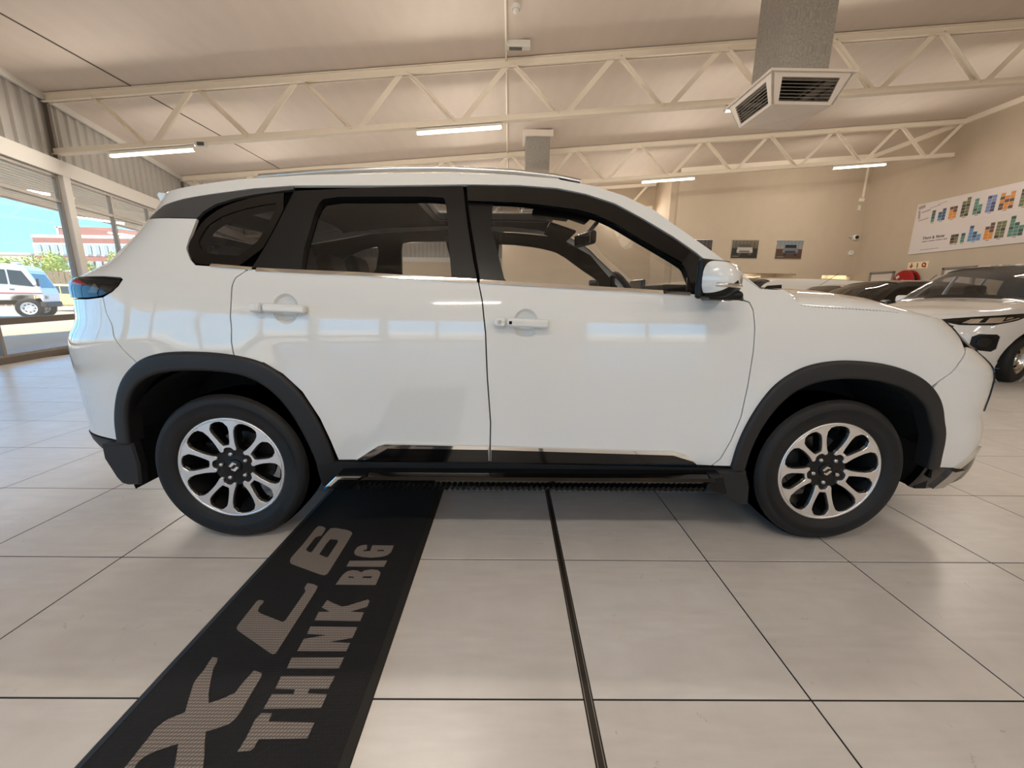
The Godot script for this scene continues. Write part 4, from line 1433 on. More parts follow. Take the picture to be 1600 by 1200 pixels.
func door_handle(k: CarSkin, door: Node, at: Vector2, cup: PackedVector2Array, side: float, keyed: bool) -> void:
	var c := Vector2.ZERO
	for p in cup: c += p
	c /= cup.size()
	# the dished recess
	var b := MB.new()
	var n := cup.size()
	var rings := 6
	for r in rings:
		for i in n:
			var q := []
			for e in [[r, i], [r, i + 1], [r + 1, i + 1], [r + 1, i]]:
				var f: float = 1.0 - float(e[0]) / rings
				var p: Vector2 = c + (cup[e[1] % n] - c) * f
				q.append(k.spot(p.x, p.y, -0.022 * pow(1.0 - f * f, 0.6), side))
			var m: Vector3 = (q[0] + q[2]) * 0.5
			b.tri(q[0], q[1], q[2]); b.tri(q[0], q[2], q[3])
	obj("handle_recess", b, M.paint, door)
	var base: Vector3 = k.spot(at.x, at.y, 0.0, side)
	b = MB.new()
	b.rbox(base + Vector3(0.022, 0.0, side * 0.026), Vector3(0.166, 0.034, 0.022), 0.011, Basis(Vector3.BACK, -0.035), 4)
	b.rbox(base + Vector3(0.088, -0.002, side * 0.012), Vector3(0.028, 0.03, 0.03), 0.009, Basis(Vector3.BACK, -0.035), 3)
	obj("door_handle", b, M.paint, door)
	b = MB.new()
	b.rbox(base + Vector3(-0.088, 0.003, side * 0.020), Vector3(0.046, 0.036, 0.034), 0.011, Basis(Vector3.BACK, -0.035), 4)
	obj("handle_end", b, M.paint, door)
	if keyed:
		b = MB.new()
		b.lathe([[0.0, 0.002], [0.007, 0.002], [0.008, 0.0]], 16, Transform3D(Basis(Vector3.RIGHT, Vector3.UP, Vector3(0, 0, side)), base + Vector3(-0.088, 0.003, side * 0.037)))
		obj("key_cylinder", b, M.chrome_satin, door)
		b = MB.new()
		b.rbox(base + Vector3(-0.046, 0.002, side * 0.0375), Vector3(0.012, 0.012, 0.003), 0.0015, Basis.IDENTITY, 2)
		obj("request_button", b, M.gloss_black, door)

func wing_mirror(door: Node, side: float) -> void:
	# folded back against the window: the cap faces outwards, the glass inwards
	var S := func(x: float, y: float, z: float) -> Vector3: return Vector3(x, y, z * side)
	var turn := Basis(Vector3.UP, -0.98 * side)
	var pivot: Vector3 = S.call(0.725, 1.14, 0.915)
	var T := func(x: float, y: float, z: float) -> Vector3: return pivot + turn * Vector3(x, y, z * side)   # x forwards, z outwards when unfolded
	var b := MB.new()
	b.rbox(S.call(0.70, 1.078, 0.875), Vector3(0.10, 0.03, 0.13), 0.014)
	b.rbox(S.call(0.69, 1.082, 0.945), Vector3(0.13, 0.034, 0.09), 0.016)
	obj("mirror_foot", b, M.satin_black, door)
	b = MB.new()
	var cap := MB.new()
	var n := 28
	var rows := []
	for i in 10:
		var t := i / 9.0
		var f := sqrt(maxf(0.0, 1.0 - pow(t, 2.6)))
		var row := []
		for j in n:
			var a := TAU * j / n
			var cz := signf(cos(a)) * pow(absf(cos(a)), 0.62) * 0.094 * f
			var cy := signf(sin(a)) * pow(absf(sin(a)), 0.62) * 0.066 * f
			row.append(T.call(0.082 * t, cy - 0.004 * t, 0.085 + cz))
		rows.append(row)
	var centre: Vector3 = T.call(0.0, 0.0, 0.085)
	for i in 9:
		for j in n:
			var j1 := (j + 1) % n
			(cap if sin(TAU * (j + 0.5) / n) > -0.62 else b).quad4(rows[i][j], rows[i][j1], rows[i + 1][j1], rows[i + 1][j], (rows[i][j] - centre).normalized(), (rows[i][j1] - centre).normalized(), (rows[i + 1][j1] - centre).normalized(), (rows[i + 1][j] - centre).normalized())
	obj("mirror_cap", cap, M.paint, door)
	b.rbox(T.call(-0.010, 0.0, 0.085), Vector3(0.026, 0.142, 0.200), 0.012, turn)
	obj("mirror_rim", b, M.satin_black, door)
	b = MB.new()
	b.rbox(T.call(-0.024, 0.0, 0.085), Vector3(0.004, 0.118, 0.174), 0.0015, turn, 2)
	obj("mirror_glass", b, M.mirror, door)
	b = MB.new()
	var path := PackedVector3Array()
	for i in 9:
		var z := lerpf(0.02, 0.165, i / 8.0)
		path.append(T.call(0.080 * pow(1.0 - pow(absf(z - 0.085) / 0.098, 2.4), 0.5) - 0.004, -0.026 + 0.006 * i / 8.0, z))
	b.tube(path, 0.0085, 8)
	obj("turn_indicator", b, M.chrome, door)
	# sail panel in front of the window
	b = MB.new()
	b.prism(PackedVector2Array([Vector2(0.60, 1.098), Vector2(0.825, 1.07), Vector2(0.76, 1.135), Vector2(0.66, 1.228), Vector2(0.615, 1.23)]), 0.0, 0.012, Transform3D(Basis(Vector3.RIGHT, Vector3(0, 0.905, -0.425 * side), Vector3(0, 0.425, 0.905 * side)), S.call(0.0, 0.102, 1.303)))
	obj("sail_panel", b, M.satin_black, door)

func running_board(car: Node, side: float) -> void:
	var S := func(x: float, y: float, z: float) -> Vector3: return Vector3(x, y, z * side)
	# body: swept section, a gloss top edge and a ribbed lower face
	var xf := Transform3D(Basis(Vector3(0, 0, side), Vector3.UP, Vector3.RIGHT), Vector3.ZERO)   # (z, y) outline along x
	var b := MB.new()
	b.prism(pv([0.70,0.335, 0.90,0.333, 0.925,0.325, 0.93,0.312, 0.915,0.295, 0.88,0.275, 0.70,0.27]), -0.80, 0.765, xf)
	var board := obj("running_board", b, M.gloss_black, car)
	b = MB.new()
	for i in 66:   # slanted ribs along the lower edge
		var x := -0.79 + i * 0.0236
		b.box(S.call(x, 0.272, 0.893), Vector3(0.012, 0.034, 0.03), Basis(Vector3.BACK, -0.55) * Basis(Vector3.RIGHT, 0.5 * side))
	var ribs := obj("tread_ribs", b, M.satin_black, board)
	ribs.set_meta("kind", "stuff")
	b = MB.new()
	b.prism(pv([-0.885,0.270, -0.862,0.292, -0.822,0.333, -0.70,0.333, -0.745,0.296, -0.77,0.270]), 0.70, 0.934, Transform3D(Basis(Vector3.RIGHT, Vector3.UP, Vector3(0, 0, side)), Vector3.ZERO), 0.006)
	obj("board_end", b, M.gloss_black, board)
	b = MB.new()
	b.prism(pv([-0.872,0.284, -0.826,0.329, -0.72,0.329, -0.74,0.316, -0.815,0.315, -0.85,0.284]), 0.93, 0.938, Transform3D(Basis(Vector3.RIGHT, Vector3.UP, Vector3(0, 0, side)), Vector3.ZERO), 0.002)
	obj("chrome_end_trim", b, M.chrome, board)
	b = MB.new()
	b.prism(pv([0.735,0.270, 0.745,0.335, 0.80,0.335, 0.83,0.25, 0.815,0.245]), 0.70, 0.925, Transform3D(Basis(Vector3.RIGHT, Vector3.UP, Vector3(0, 0, side)), Vector3.ZERO), 0.006)
	obj("board_end", b, M.satin_black, board)

# ---------------------------------------------------------------- wheels
func polar(r: float, a: float) -> Vector2:
	return Vector2(cos(a), sin(a)) * r

func face_z(r: float) -> float:
	# how far the face of the rim stands back, by radius
	return lerp_table([[0.0, -0.020], [0.06, -0.020], [0.10, -0.012], [0.17, -0.003], [0.21, -0.0005], [0.23, -0.0005]], r)

func rim_plate(b: MB, poly: PackedVector2Array, depth: float, lift: float, bevel: float) -> void:
	# a piece of the rim face that follows its dish: top face, bevel and sides
	var p := fine(poly, 0.012)
	var ins := Geometry2D.offset_polygon(p, -bevel)
	if ins.size() != 1: return
	var q := ins[0]
	var id := Geometry2D.triangulate_polygon(q)
	for i in range(0, id.size(), 3):
		var t := []
		for e in 3:
			var w := q[id[i + e]]
			t.append(Vector3(w.x, w.y, face_z(w.length()) + lift))
		b.tri(t[0], t[1], t[2], Vector3(0, 0, 1), Vector3(0, 0, 1), Vector3(0, 0, 1))
	var ccw := not Geometry2D.is_polygon_clockwise(p)
	for i in p.size():
		var a := p[i]; var c := p[(i + 1) % p.size()]
		var ta := MB.nearest(q, a); var tc := MB.nearest(q, c)
		var e := (c - a).normalized()
		var o := Vector2(e.y, -e.x) * (1.0 if ccw else -1.0)
		var za := face_z(a.length()) + lift; var zc := face_z(c.length()) + lift
		var nn := Vector3(o.x, o.y, 0.9).normalized()
		b.quad(Vector3(a.x, a.y, za - bevel), Vector3(c.x, c.y, zc - bevel), Vector3(tc.x, tc.y, face_z(tc.length()) + lift), Vector3(ta.x, ta.y, face_z(ta.length()) + lift), nn)
		b.quad(Vector3(a.x, a.y, za - depth), Vector3(c.x, c.y, zc - depth), Vector3(c.x, c.y, zc - bevel), Vector3(a.x, a.y, za - bevel), Vector3(o.x, o.y, 0.0))

func suv_wheels(car: Node3D) -> void:
	var meshes := {}
	# tyre: 215/60 R17, profile from bead to bead; z is outwards, 0 at the rim face
	var b := MB.new()
	var n := 120
	var side_prof := [[0.222, -0.012], [0.228, 0.001], [0.240, 0.010], [0.258, 0.015], [0.262, 0.0165], [0.288, 0.015], [0.292, 0.0165], [0.306, 0.010], [0.310, 0.009], [0.320, -0.002], [0.326, -0.012]]
	for i in side_prof.size() - 1:
		b.lathe([side_prof[i], side_prof[i + 1]] if i < 0 else [side_prof[i], side_prof[i + 1]], n)
	b = MB.new()
	b.lathe(side_prof, n)
	b.lathe([[0.222, -0.012], [0.215, -0.03], [0.215, -0.17], [0.222, -0.19], [0.258, -0.215], [0.30, -0.205], [0.326, -0.19]], n)
	meshes.sidewall = b.mesh()
	# serrated ring on the side wall
	b = MB.new()
	for i in 150:
		var a := TAU * i / 150.0
		if int(i / 19) % 4 == 3: continue
		var d := polar(1.0, a)
		var t := polar(1.0, a + PI / 2)
		b.quad(Vector3(d.x * 0.264, d.y * 0.264, 0.0168), Vector3(d.x * 0.264, d.y * 0.264, 0.0168) + Vector3(t.x, t.y, 0) * 0.0045, Vector3(d.x * 0.286, d.y * 0.286, 0.0166) + Vector3(t.x, t.y, 0) * 0.0052 + Vector3(0, 0, 0.0025), Vector3(d.x * 0.286, d.y * 0.286, 0.0166) + Vector3(0, 0, 0.0025))
	meshes.serration = b.mesh()
	# tread: grooves run round, shoulder blocks are cut across
	b = MB.new()
	var seg := 144
	var ribs := [[-0.012, 0.326, 1], [-0.018, 0.3305, 1], [-0.044, 0.3325, 1], [-0.046, 0.3255, 0], [-0.052, 0.3255, 0], [-0.054, 0.333, 0], [-0.084, 0.3335, 0], [-0.086, 0.326, 0], [-0.094, 0.326, 0], [-0.096, 0.3335, 0], [-0.126, 0.333, 0], [-0.128, 0.3255, 0], [-0.134, 0.3255, 0], [-0.136, 0.3325, 1], [-0.172, 0.3305, 1], [-0.19, 0.326, 1]]
	for s in seg:
		var gap := s % 2 == 1
		var w0 := 0.0 if not gap else 0.72
		var a0 := TAU * (float(s / 2) * 2 + (0.0 if not gap else 1.5)) / seg
		var a1 := TAU * (float(s / 2) * 2 + (1.5 if not gap else 2.0)) / seg
		for i in ribs.size() - 1:
			var r0: float = ribs[i][1] - (0.005 if gap and ribs[i][2] == 1 else 0.0)
			var r1: float = ribs[i + 1][1] - (0.005 if gap and ribs[i + 1][2] == 1 else 0.0)
			var z0: float = ribs[i][0]
			var z1: float = ribs[i + 1][0]
			b.quad(Vector3(cos(a0) * r0, sin(a0) * r0, z0), Vector3(cos(a1) * r0, sin(a1) * r0, z0), Vector3(cos(a1) * r1, sin(a1) * r1, z1), Vector3(cos(a0) * r1, sin(a0) * r1, z1), Vector3.ZERO)
	# turn normals outwards
	for i in b.v.size():
		var q := b.v[i]
		if b.n[i].dot(Vector3(q.x, q.y, 0)) < 0: b.n[i] = -b.n[i]
	meshes.tread = b.mesh()
	# rim barrel, outer lip
	b = MB.new()
	b.lathe([[0.205, -0.006], [0.198, -0.03], [0.190, -0.06], [0.188, -0.16], [0.20, -0.19]], 64)
	meshes.barrel = b.mesh()
	b = MB.new()
	b.lathe([[0.2255, -0.010], [0.2265, -0.002], [0.2235, 0.0005], [0.218, 0.0], [0.215, -0.003], [0.210, -0.014]], 72)
	meshes.lip = b.mesh()
	# five pairs of spokes: machined faces on black bodies
	var pair := PackedVector2Array()
	b = MB.new()
	var body := MB.new()
	for f in 5:
		var a0 := TAU * f / 5.0
		for s in [-1.0, 1.0]:
			var line := []
			# one spoke: from beside the wheel nut out to the rim, spreading at both ends; angle offsets from the pair's axis
			var sp := PackedVector2Array()
			var inner := [[0.101, 0.0], [0.102, 0.135], [0.116, 0.175], [0.140, 0.205], [0.166, 0.222], [0.186, 0.208], [0.205, 0.130], [0.210, 0.06], [0.2105, 0.0]]
			var outer := [[0.2175, 0.0], [0.2175, TAU / 20.0], [0.2175, TAU / 10.0], [0.2125, TAU / 10.0], [0.2115, 0.53], [0.206, 0.44], [0.190, 0.372], [0.166, 0.345], [0.140, 0.345], [0.118, 0.36], [0.100, 0.395], [0.088, 0.445], [0.079, 0.435], [0.0755, 0.31], [0.082, 0.24], [0.089, 0.15], [0.0905, 0.0]]
			for p in inner: sp.append(polar(p[0], a0 + s * p[1]))
			for p in outer: sp.append(polar(p[0], a0 + s * p[1]))
			if Geometry2D.is_polygon_clockwise(sp): sp.reverse()
			rim_plate(b, sp, 0.010, 0.0, 0.0012)
			var big := Geometry2D.offset_polygon(sp, 0.005)
			rim_plate(body, big[0], 0.042, -0.0075, 0.004)
	meshes.spoke_face = b.mesh()
	# black centre with five arms
	body.lathe([[0.0, -0.026], [0.040, -0.026], [0.046, -0.028], [0.086, -0.024], [0.092, -0.032], [0.086, -0.075]], 40)
	meshes.spoke_body = body.mesh()
	b = MB.new()
	b.lathe([[0.0, -0.017], [0.026, -0.017], [0.0295, -0.019], [0.031, -0.026]], 32)
	meshes.cap = b.mesh()
	# the angular S mark on the centre cap
	b = MB.new()
	var s_top := pv([-0.0195,0.003, -0.002,0.0175, 0.0035,0.0215, 0.0035,0.014, -0.0045,0.0085, 0.0035,0.0025, 0.0195,-0.003, 0.012,-0.010])
	b.prism(pv([0.0, 0.0215, -0.021, 0.006, -0.0125, -0.0005, 0.0055, 0.0115, 0.0125, 0.0065, 0.0145, 0.0125]), 0.0, 0.002, Transform3D(Basis.IDENTITY, Vector3(0, 0, -0.017)))
	b.prism(pv([-0.021, 0.006, -0.0125, -0.0005, 0.0, 0.008, 0.0125, -0.0005, 0.0045, -0.006, 0.0, -0.0035]), 0.0, 0.0019, Transform3D(Basis.IDENTITY, Vector3(0, 0, -0.017)))
	b.prism(pv([0.0, -0.0215, 0.021, -0.006, 0.0125, 0.0005, -0.0055, -0.0115, -0.0125, -0.0065, -0.0145, -0.0125]), 0.0, 0.002, Transform3D(Basis.IDENTITY, Vector3(0, 0, -0.017)))
	meshes.mark = b.mesh()
	b = MB.new()
	b.lathe([[0.0, -0.003], [0.006, -0.003], [0.009, -0.007], [0.0105, -0.010], [0.0105, -0.03]], 6)
	meshes.nut = b.mesh()
	b = MB.new()
	b.lathe([[0.0, -0.085], [0.07, -0.085], [0.075, -0.10], [0.135, -0.10], [0.137, -0.112], [0.0, -0.112]], 40)
	meshes.disc = b.mesh()
	b = MB.new()
	b.rbox(Vector3(-0.12, 0.03, -0.10), Vector3(0.07, 0.13, 0.06), 0.015)
	meshes.caliper = b.mesh()
	for w in [[1.3, 1.0, 0.89], [-1.3, 1.0, 1.75], [1.3, -1.0, 0.3], [-1.3, -1.0, 0.7]]:
		var r := node("wheel", car)
		r.position = Vector3(w[0], 0.332, w[1] * 0.868)
		if w[1] < 0: r.rotation.y = PI
		var spin := Basis(Vector3.BACK, w[2])
		for q in [["tyre", meshes.sidewall, M.rubber], ["tread", meshes.tread, M.rubber_tread], ["rim_barrel", meshes.barrel, M.rim_barrel], ["rim_lip", meshes.lip, M.rim_machined], ["spoke_body", meshes.spoke_body, M.rim_black], ["spoke_face", meshes.spoke_face, M.rim_machined], ["centre_cap", meshes.cap, M.rim_black], ["emblem", meshes.mark, M.chrome], ["brake_disc", meshes.disc, M.brake], ["brake_caliper", meshes.caliper, M.rim_barrel]]:
			var o := put(q[0], q[1], q[2], r)
			if q[0] == "emblem": o.transform.basis = Basis(Vector3.BACK, w[2] + {0.89: -0.75, 1.75: -1.6}.get(w[2], 0.0))
			elif q[0] != "brake_caliper": o.transform.basis = spin
		put("sidewall_serration", meshes.serration, M.rubber, r).set_meta("kind", "stuff")
		for f in 5:
			var o := put("wheel_nut", meshes.nut, M.chrome_satin, r)
			var p := polar(0.057, w[2] + TAU * f / 5.0)
			o.position = Vector3(p.x, p.y, -0.012)

# ---------------------------------------------------------------- inside
func suv_inside(car: Node3D) -> void:
	var b := MB.new()
	b.box(Vector3(-0.35, 0.40, 0), Vector3(2.4, 0.06, 1.5))
	obj("cabin_floor", b, M.interior, car)
	# seats: driver's seat is on the camera side
	for s in [[0.12, 0.37], [0.12, -0.37]]:
		var st := node("front_seat", car)
		st.position = Vector3(s[0], 0, s[1])
		b = MB.new()
		b.rbox(Vector3(0.0, 0.62, 0), Vector3(0.52, 0.18, 0.50), 0.07)
		obj("cushion", b, M.seat, st)
		b = MB.new()
		b.rbox(Vector3(-0.35, 0.90, 0), Vector3(0.17, 0.56, 0.49), 0.075, Basis(Vector3.BACK, 0.34))
		obj("backrest", b, M.seat, st)
		b = MB.new()
		b.rbox(Vector3(-0.475, 1.275, 0), Vector3(0.10, 0.19, 0.27), 0.045, Basis(Vector3.BACK, 0.26))
		obj("headrest", b, M.seat, st)
	var rs := node("rear_seat", car)
	b = MB.new()
	b.rbox(Vector3(-0.72, 0.66, 0), Vector3(0.50, 0.18, 1.28), 0.07)
	obj("cushion", b, M.seat, rs)
	b = MB.new()
	b.rbox(Vector3(-1.06, 0.93, 0), Vector3(0.17, 0.54, 1.28), 0.075, Basis(Vector3.BACK, 0.36))
	obj("backrest", b, M.seat, rs)
	for z in [-0.42, 0.0, 0.42]:
		b = MB.new()
		b.rbox(Vector3(-1.16, 1.24 if z != 0.0 else 1.21, z), Vector3(0.10, 0.17, 0.26), 0.045, Basis(Vector3.BACK, 0.26))
		obj("headrest", b, M.seat, rs)
	# dashboard, wheel, mirror
	b = MB.new()
	b.rbox(Vector3(0.86, 0.93, 0), Vector3(0.50, 0.30, 1.44), 0.11)
	var dash := obj("dashboard", b, M.interior, car)
	b = MB.new()
	b.rbox(Vector3(0.70, 1.085, 0.37), Vector3(0.20, 0.10, 0.36), 0.045)
	obj("instrument_hood", b, M.interior, dash)
	b = MB.new()
	b.rbox(Vector3(0.66, 1.10, 0.0), Vector3(0.025, 0.15, 0.24), 0.01)
	obj("display_screen", b, M.gloss_black, dash)
	b = MB.new()
	var path := PackedVector3Array()
	var wb := Basis(Vector3.BACK, 0.42)
	for i in 33:
		var a := TAU * i / 32.0
		path.append(Vector3(0.50, 1.02, 0.37) + wb * Vector3(0, cos(a) * 0.18, sin(a) * 0.18))
	b.tube(path, 0.016, 8, false)
	b.bar(Vector3(0.52, 1.01, 0.37) + wb * Vector3(0, 0, -0.17), Vector3(0.52, 1.01, 0.37) + wb * Vector3(0, 0, 0.17), 0.03, 0.02)
	b.rbox(Vector3(0.52, 1.01, 0.37), Vector3(0.05, 0.12, 0.14), 0.02, wb)
	b.tube(PackedVector3Array([Vector3(0.52, 1.01, 0.37), Vector3(0.76, 0.92, 0.37)]), 0.04, 10)
	obj("steering_wheel", b, M.satin_black, car)
	b = MB.new()
	b.rbox(Vector3(0.33, 1.40, 0.02), Vector3(0.035, 0.075, 0.24), 0.017, Basis(Vector3.UP, 0.25))
	b.tube(PackedVector3Array([Vector3(0.34, 1.43, 0.0), Vector3(0.40, 1.50, 0.0)]), 0.012, 8)
	var mir := obj("rear_view_mirror", b, M.satin_black, car)
	b = MB.new()
	b.rbox(Vector3(0.311, 1.40, 0.025), Vector3(0.004, 0.06, 0.215), 0.0015, Basis(Vector3.UP, 0.25), 2)
	obj("mirror_glass", b, M.mirror, mir)
	for z in [0.36, -0.36]:
		b = MB.new()
		b.rbox(Vector3(0.22, 1.49, z), Vector3(0.17, 0.02, 0.42), 0.008, Basis(Vector3.BACK, -0.30))
		obj("sun_visor", b, M.headliner, car)
	b = MB.new()
	b.rbox(Vector3(0.13, 1.545, 0), Vector3(0.22, 0.035, 0.22), 0.014, Basis(Vector3.BACK, -0.12))
	obj("roof_console", b, M.headliner, car)
	b = MB.new()
	b.rbox(Vector3(0.35, 0.72, 0), Vector3(0.9, 0.28, 0.22), 0.05)
	obj("centre_console", b, M.interior, car)
const MAT_LETTERS = {
	"6": [[-0.878,-1.721,-0.854,-1.718,-0.835,-1.702,-0.830,-1.672,-0.830,-1.644,-0.841,-1.639,-0.850,-1.628,-0.849,-1.543,-0.839,-1.532,-0.819,-1.520,-0.816,-1.530,-0.818,-1.629,-0.817,-1.676,-0.814,-1.702,-0.794,-1.707,-0.732,-1.690,-0.709,-1.677,-0.698,-1.661,-0.695,-1.594,-0.691,-1.409,-0.692,-1.387,-0.700,-1.380,-0.718,-1.385,-0.820,-1.429,-0.862,-1.448,-0.875,-1.463,-0.882,-1.486,-0.879,-1.580,-0.882,-1.698], [-0.778,-1.618,-0.747,-1.614,-0.736,-1.599,-0.734,-1.493,-0.739,-1.489,-0.756,-1.498,-0.778,-1.509,-0.781,-1.584]],
	"g": [[-0.604,-1.578,-0.596,-1.558,-0.594,-1.544,-0.609,-1.538,-0.600,-1.531,-0.574,-1.534,-0.577,-1.549,-0.579,-1.575,-0.487,-1.574,-0.485,-1.553,-0.485,-1.528,-0.495,-1.506,-0.515,-1.496,-0.556,-1.490,-0.597,-1.495,-0.624,-1.505,-0.636,-1.518,-0.641,-1.537,-0.638,-1.563,-0.625,-1.574], [-0.548,-1.533,-0.543,-1.543,-0.518,-1.544,-0.518,-1.533]],
	"i": [[-0.636,-1.468,-0.485,-1.471,-0.487,-1.433,-0.636,-1.433]],
	"b": [[-0.635,-1.329,-0.631,-1.381,-0.621,-1.404,-0.602,-1.412,-0.579,-1.407,-0.564,-1.398,-0.555,-1.410,-0.532,-1.416,-0.505,-1.413,-0.490,-1.399,-0.487,-1.382,-0.486,-1.328], [-0.607,-1.368,-0.601,-1.376,-0.581,-1.372,-0.583,-1.366], [-0.552,-1.367,-0.546,-1.377,-0.514,-1.377,-0.516,-1.365]],
	"l": [[-0.743,-1.336,-0.719,-1.331,-0.697,-1.319,-0.693,-1.299,-0.690,-1.031,-0.695,-1.027,-0.707,-1.031,-0.860,-1.116,-0.870,-1.126,-0.872,-1.143,-0.875,-1.242,-0.871,-1.249,-0.852,-1.245,-0.848,-1.233,-0.851,-1.222,-0.845,-1.198,-0.829,-1.187,-0.735,-1.150,-0.729,-1.157,-0.729,-1.293,-0.742,-1.311]],
	"k": [[-0.632,-1.250,-0.608,-1.237,-0.567,-1.219,-0.549,-1.224,-0.490,-1.254,-0.482,-1.247,-0.480,-1.220,-0.529,-1.198,-0.525,-1.196,-0.483,-1.193,-0.482,-1.156,-0.633,-1.158,-0.637,-1.195,-0.597,-1.195,-0.635,-1.215]],
	"n": [[-0.635,-1.132,-0.482,-1.130,-0.482,-1.088,-0.550,-1.073,-0.482,-1.068,-0.482,-1.039,-0.630,-1.039,-0.632,-1.083,-0.563,-1.099,-0.631,-1.103]],
	"i2": [[-0.635,-1.015,-0.480,-1.017,-0.481,-0.980,-0.630,-0.980]],
	"x": [[-0.869,-1.016,-0.852,-1.013,-0.844,-0.998,-0.840,-0.978,-0.819,-0.937,-0.799,-0.902,-0.780,-0.876,-0.752,-0.889,-0.730,-0.905,-0.728,-0.931,-0.720,-0.973,-0.693,-0.964,-0.688,-0.953,-0.686,-0.908,-0.682,-0.855,-0.685,-0.832,-0.692,-0.823,-0.717,-0.812,-0.736,-0.805,-0.720,-0.779,-0.703,-0.755,-0.685,-0.726,-0.670,-0.700,-0.671,-0.687,-0.724,-0.687,-0.737,-0.706,-0.750,-0.726,-0.759,-0.742,-0.781,-0.777,-0.793,-0.773,-0.822,-0.761,-0.837,-0.750,-0.842,-0.739,-0.840,-0.726,-0.839,-0.708,-0.855,-0.708,-0.862,-0.726,-0.862,-0.746,-0.863,-0.768,-0.863,-0.791,-0.865,-0.810,-0.858,-0.829,-0.846,-0.839,-0.823,-0.852,-0.838,-0.882,-0.861,-0.931,-0.864,-0.946,-0.863,-0.974,-0.868,-1.002]],
	"h": [[-0.633,-0.955,-0.482,-0.956,-0.484,-0.918,-0.535,-0.918,-0.535,-0.904,-0.481,-0.902,-0.480,-0.865,-0.628,-0.862,-0.629,-0.902,-0.571,-0.902,-0.574,-0.916,-0.628,-0.918]],
	"t": [[-0.627,-0.851,-0.599,-0.850,-0.597,-0.831,-0.593,-0.829,-0.480,-0.827,-0.480,-0.790,-0.596,-0.788,-0.596,-0.776,-0.596,-0.767,-0.602,-0.762,-0.629,-0.760,-0.628,-0.791,-0.633,-0.835]],
}

# ================================================================ the mat with its lettering
func build_mat() -> void:
	# woven cover: small slanting stitches, drawn as colour and relief
	var weave := func(lo: Color, hi: Color) -> ImageTexture:
		var im := Image.create(128, 128, false, Image.FORMAT_RGB8)
		for y in 128:
			for x in 128:
				var row := y / 8
				var u := fposmod(x + (4 if row % 2 == 0 else 0) + (y % 8) * 0.6, 8.0) / 8.0
				var v := (y % 8) / 8.0
				var bump := pow(sin(PI * u), 0.7) * pow(sin(PI * clampf(v, 0.02, 0.98)), 0.6)
				im.set_pixel(x, y, lo.lerp(hi, clampf(bump, 0, 1)))
		im.generate_mipmaps()
		return ImageTexture.create_from_image(im)
	var relief: ImageTexture = weave.call(Color(0, 0, 0), Color(1, 1, 1))
	var cover := tri_mat(weave.call(Color(0.03, 0.028, 0.028), Color(0.085, 0.08, 0.08)), Vector3.ONE * 7.0, 0.8)
	var print_ := tri_mat(weave.call(Color(0.33, 0.305, 0.285), Color(0.64, 0.60, 0.57)), Vector3.ONE * 7.0, 0.8)
	for m in [cover, print_]:
		m.heightmap_enabled = true
		m.heightmap_texture = relief
		m.heightmap_scale = 0.12
	var edge := mat(Color(0.13, 0.125, 0.12), 0.7)
	var t := thing("floor_mat", "black woven floor mat reading XL6 THINK BIG, running under the SUV", "mat", Vector3(-0.67, 0, -1.4))
	var b := MB.new()
	b.box(Vector3(0, 0.0065, 0), Vector3(0.585, 0.010, 3.4), Basis.IDENTITY, 0.003)
	obj("woven_cover", b, cover, t)
	for s in [-1.0, 1.0]:
		b = MB.new()
		b.prism(pv([0.0, 0.0, 0.024, 0.0, 0.022, 0.003, 0.0, 0.011]), -1.71, 1.71, Transform3D(Basis(Vector3(s, 0, 0), Vector3.UP, Vector3.BACK), Vector3(s * 0.29, 0.001, 0)))
		obj("rubber_edge", b, edge, t)
	var names := {"x": "X", "l": "L", "6": "6", "t": "T", "h": "H", "i2": "I", "n": "N", "k": "K", "b": "B", "i": "I", "g": "G"}
	for key in MAT_LETTERS:
		b = MB.new()
		var polys: Array = MAT_LETTERS[key]
		var out := PackedVector2Array()
		for p in pv(polys[0]): out.append(Vector2(p.x + 0.67, -(p.y + 1.4)))
		if Geometry2D.is_polygon_clockwise(out): out.reverse()
		var holes := []
		for h in range(1, polys.size()):
			var q := PackedVector2Array()
			for p in pv(polys[h]): q.append(Vector2(p.x + 0.67, -(p.y + 1.4)))
			if Geometry2D.is_polygon_clockwise(q): q.reverse()
			holes.append(q)
		b.prism(out, 0.011, 0.0122, Transform3D(Basis(Vector3.RIGHT, Vector3.FORWARD, Vector3.UP), Vector3.ZERO), 0.0, holes)
		var o := obj("letter", b, print_, t)
		o.set_meta("label", "grey woven letter " + names[key] if key != "6" else "grey woven figure 6")

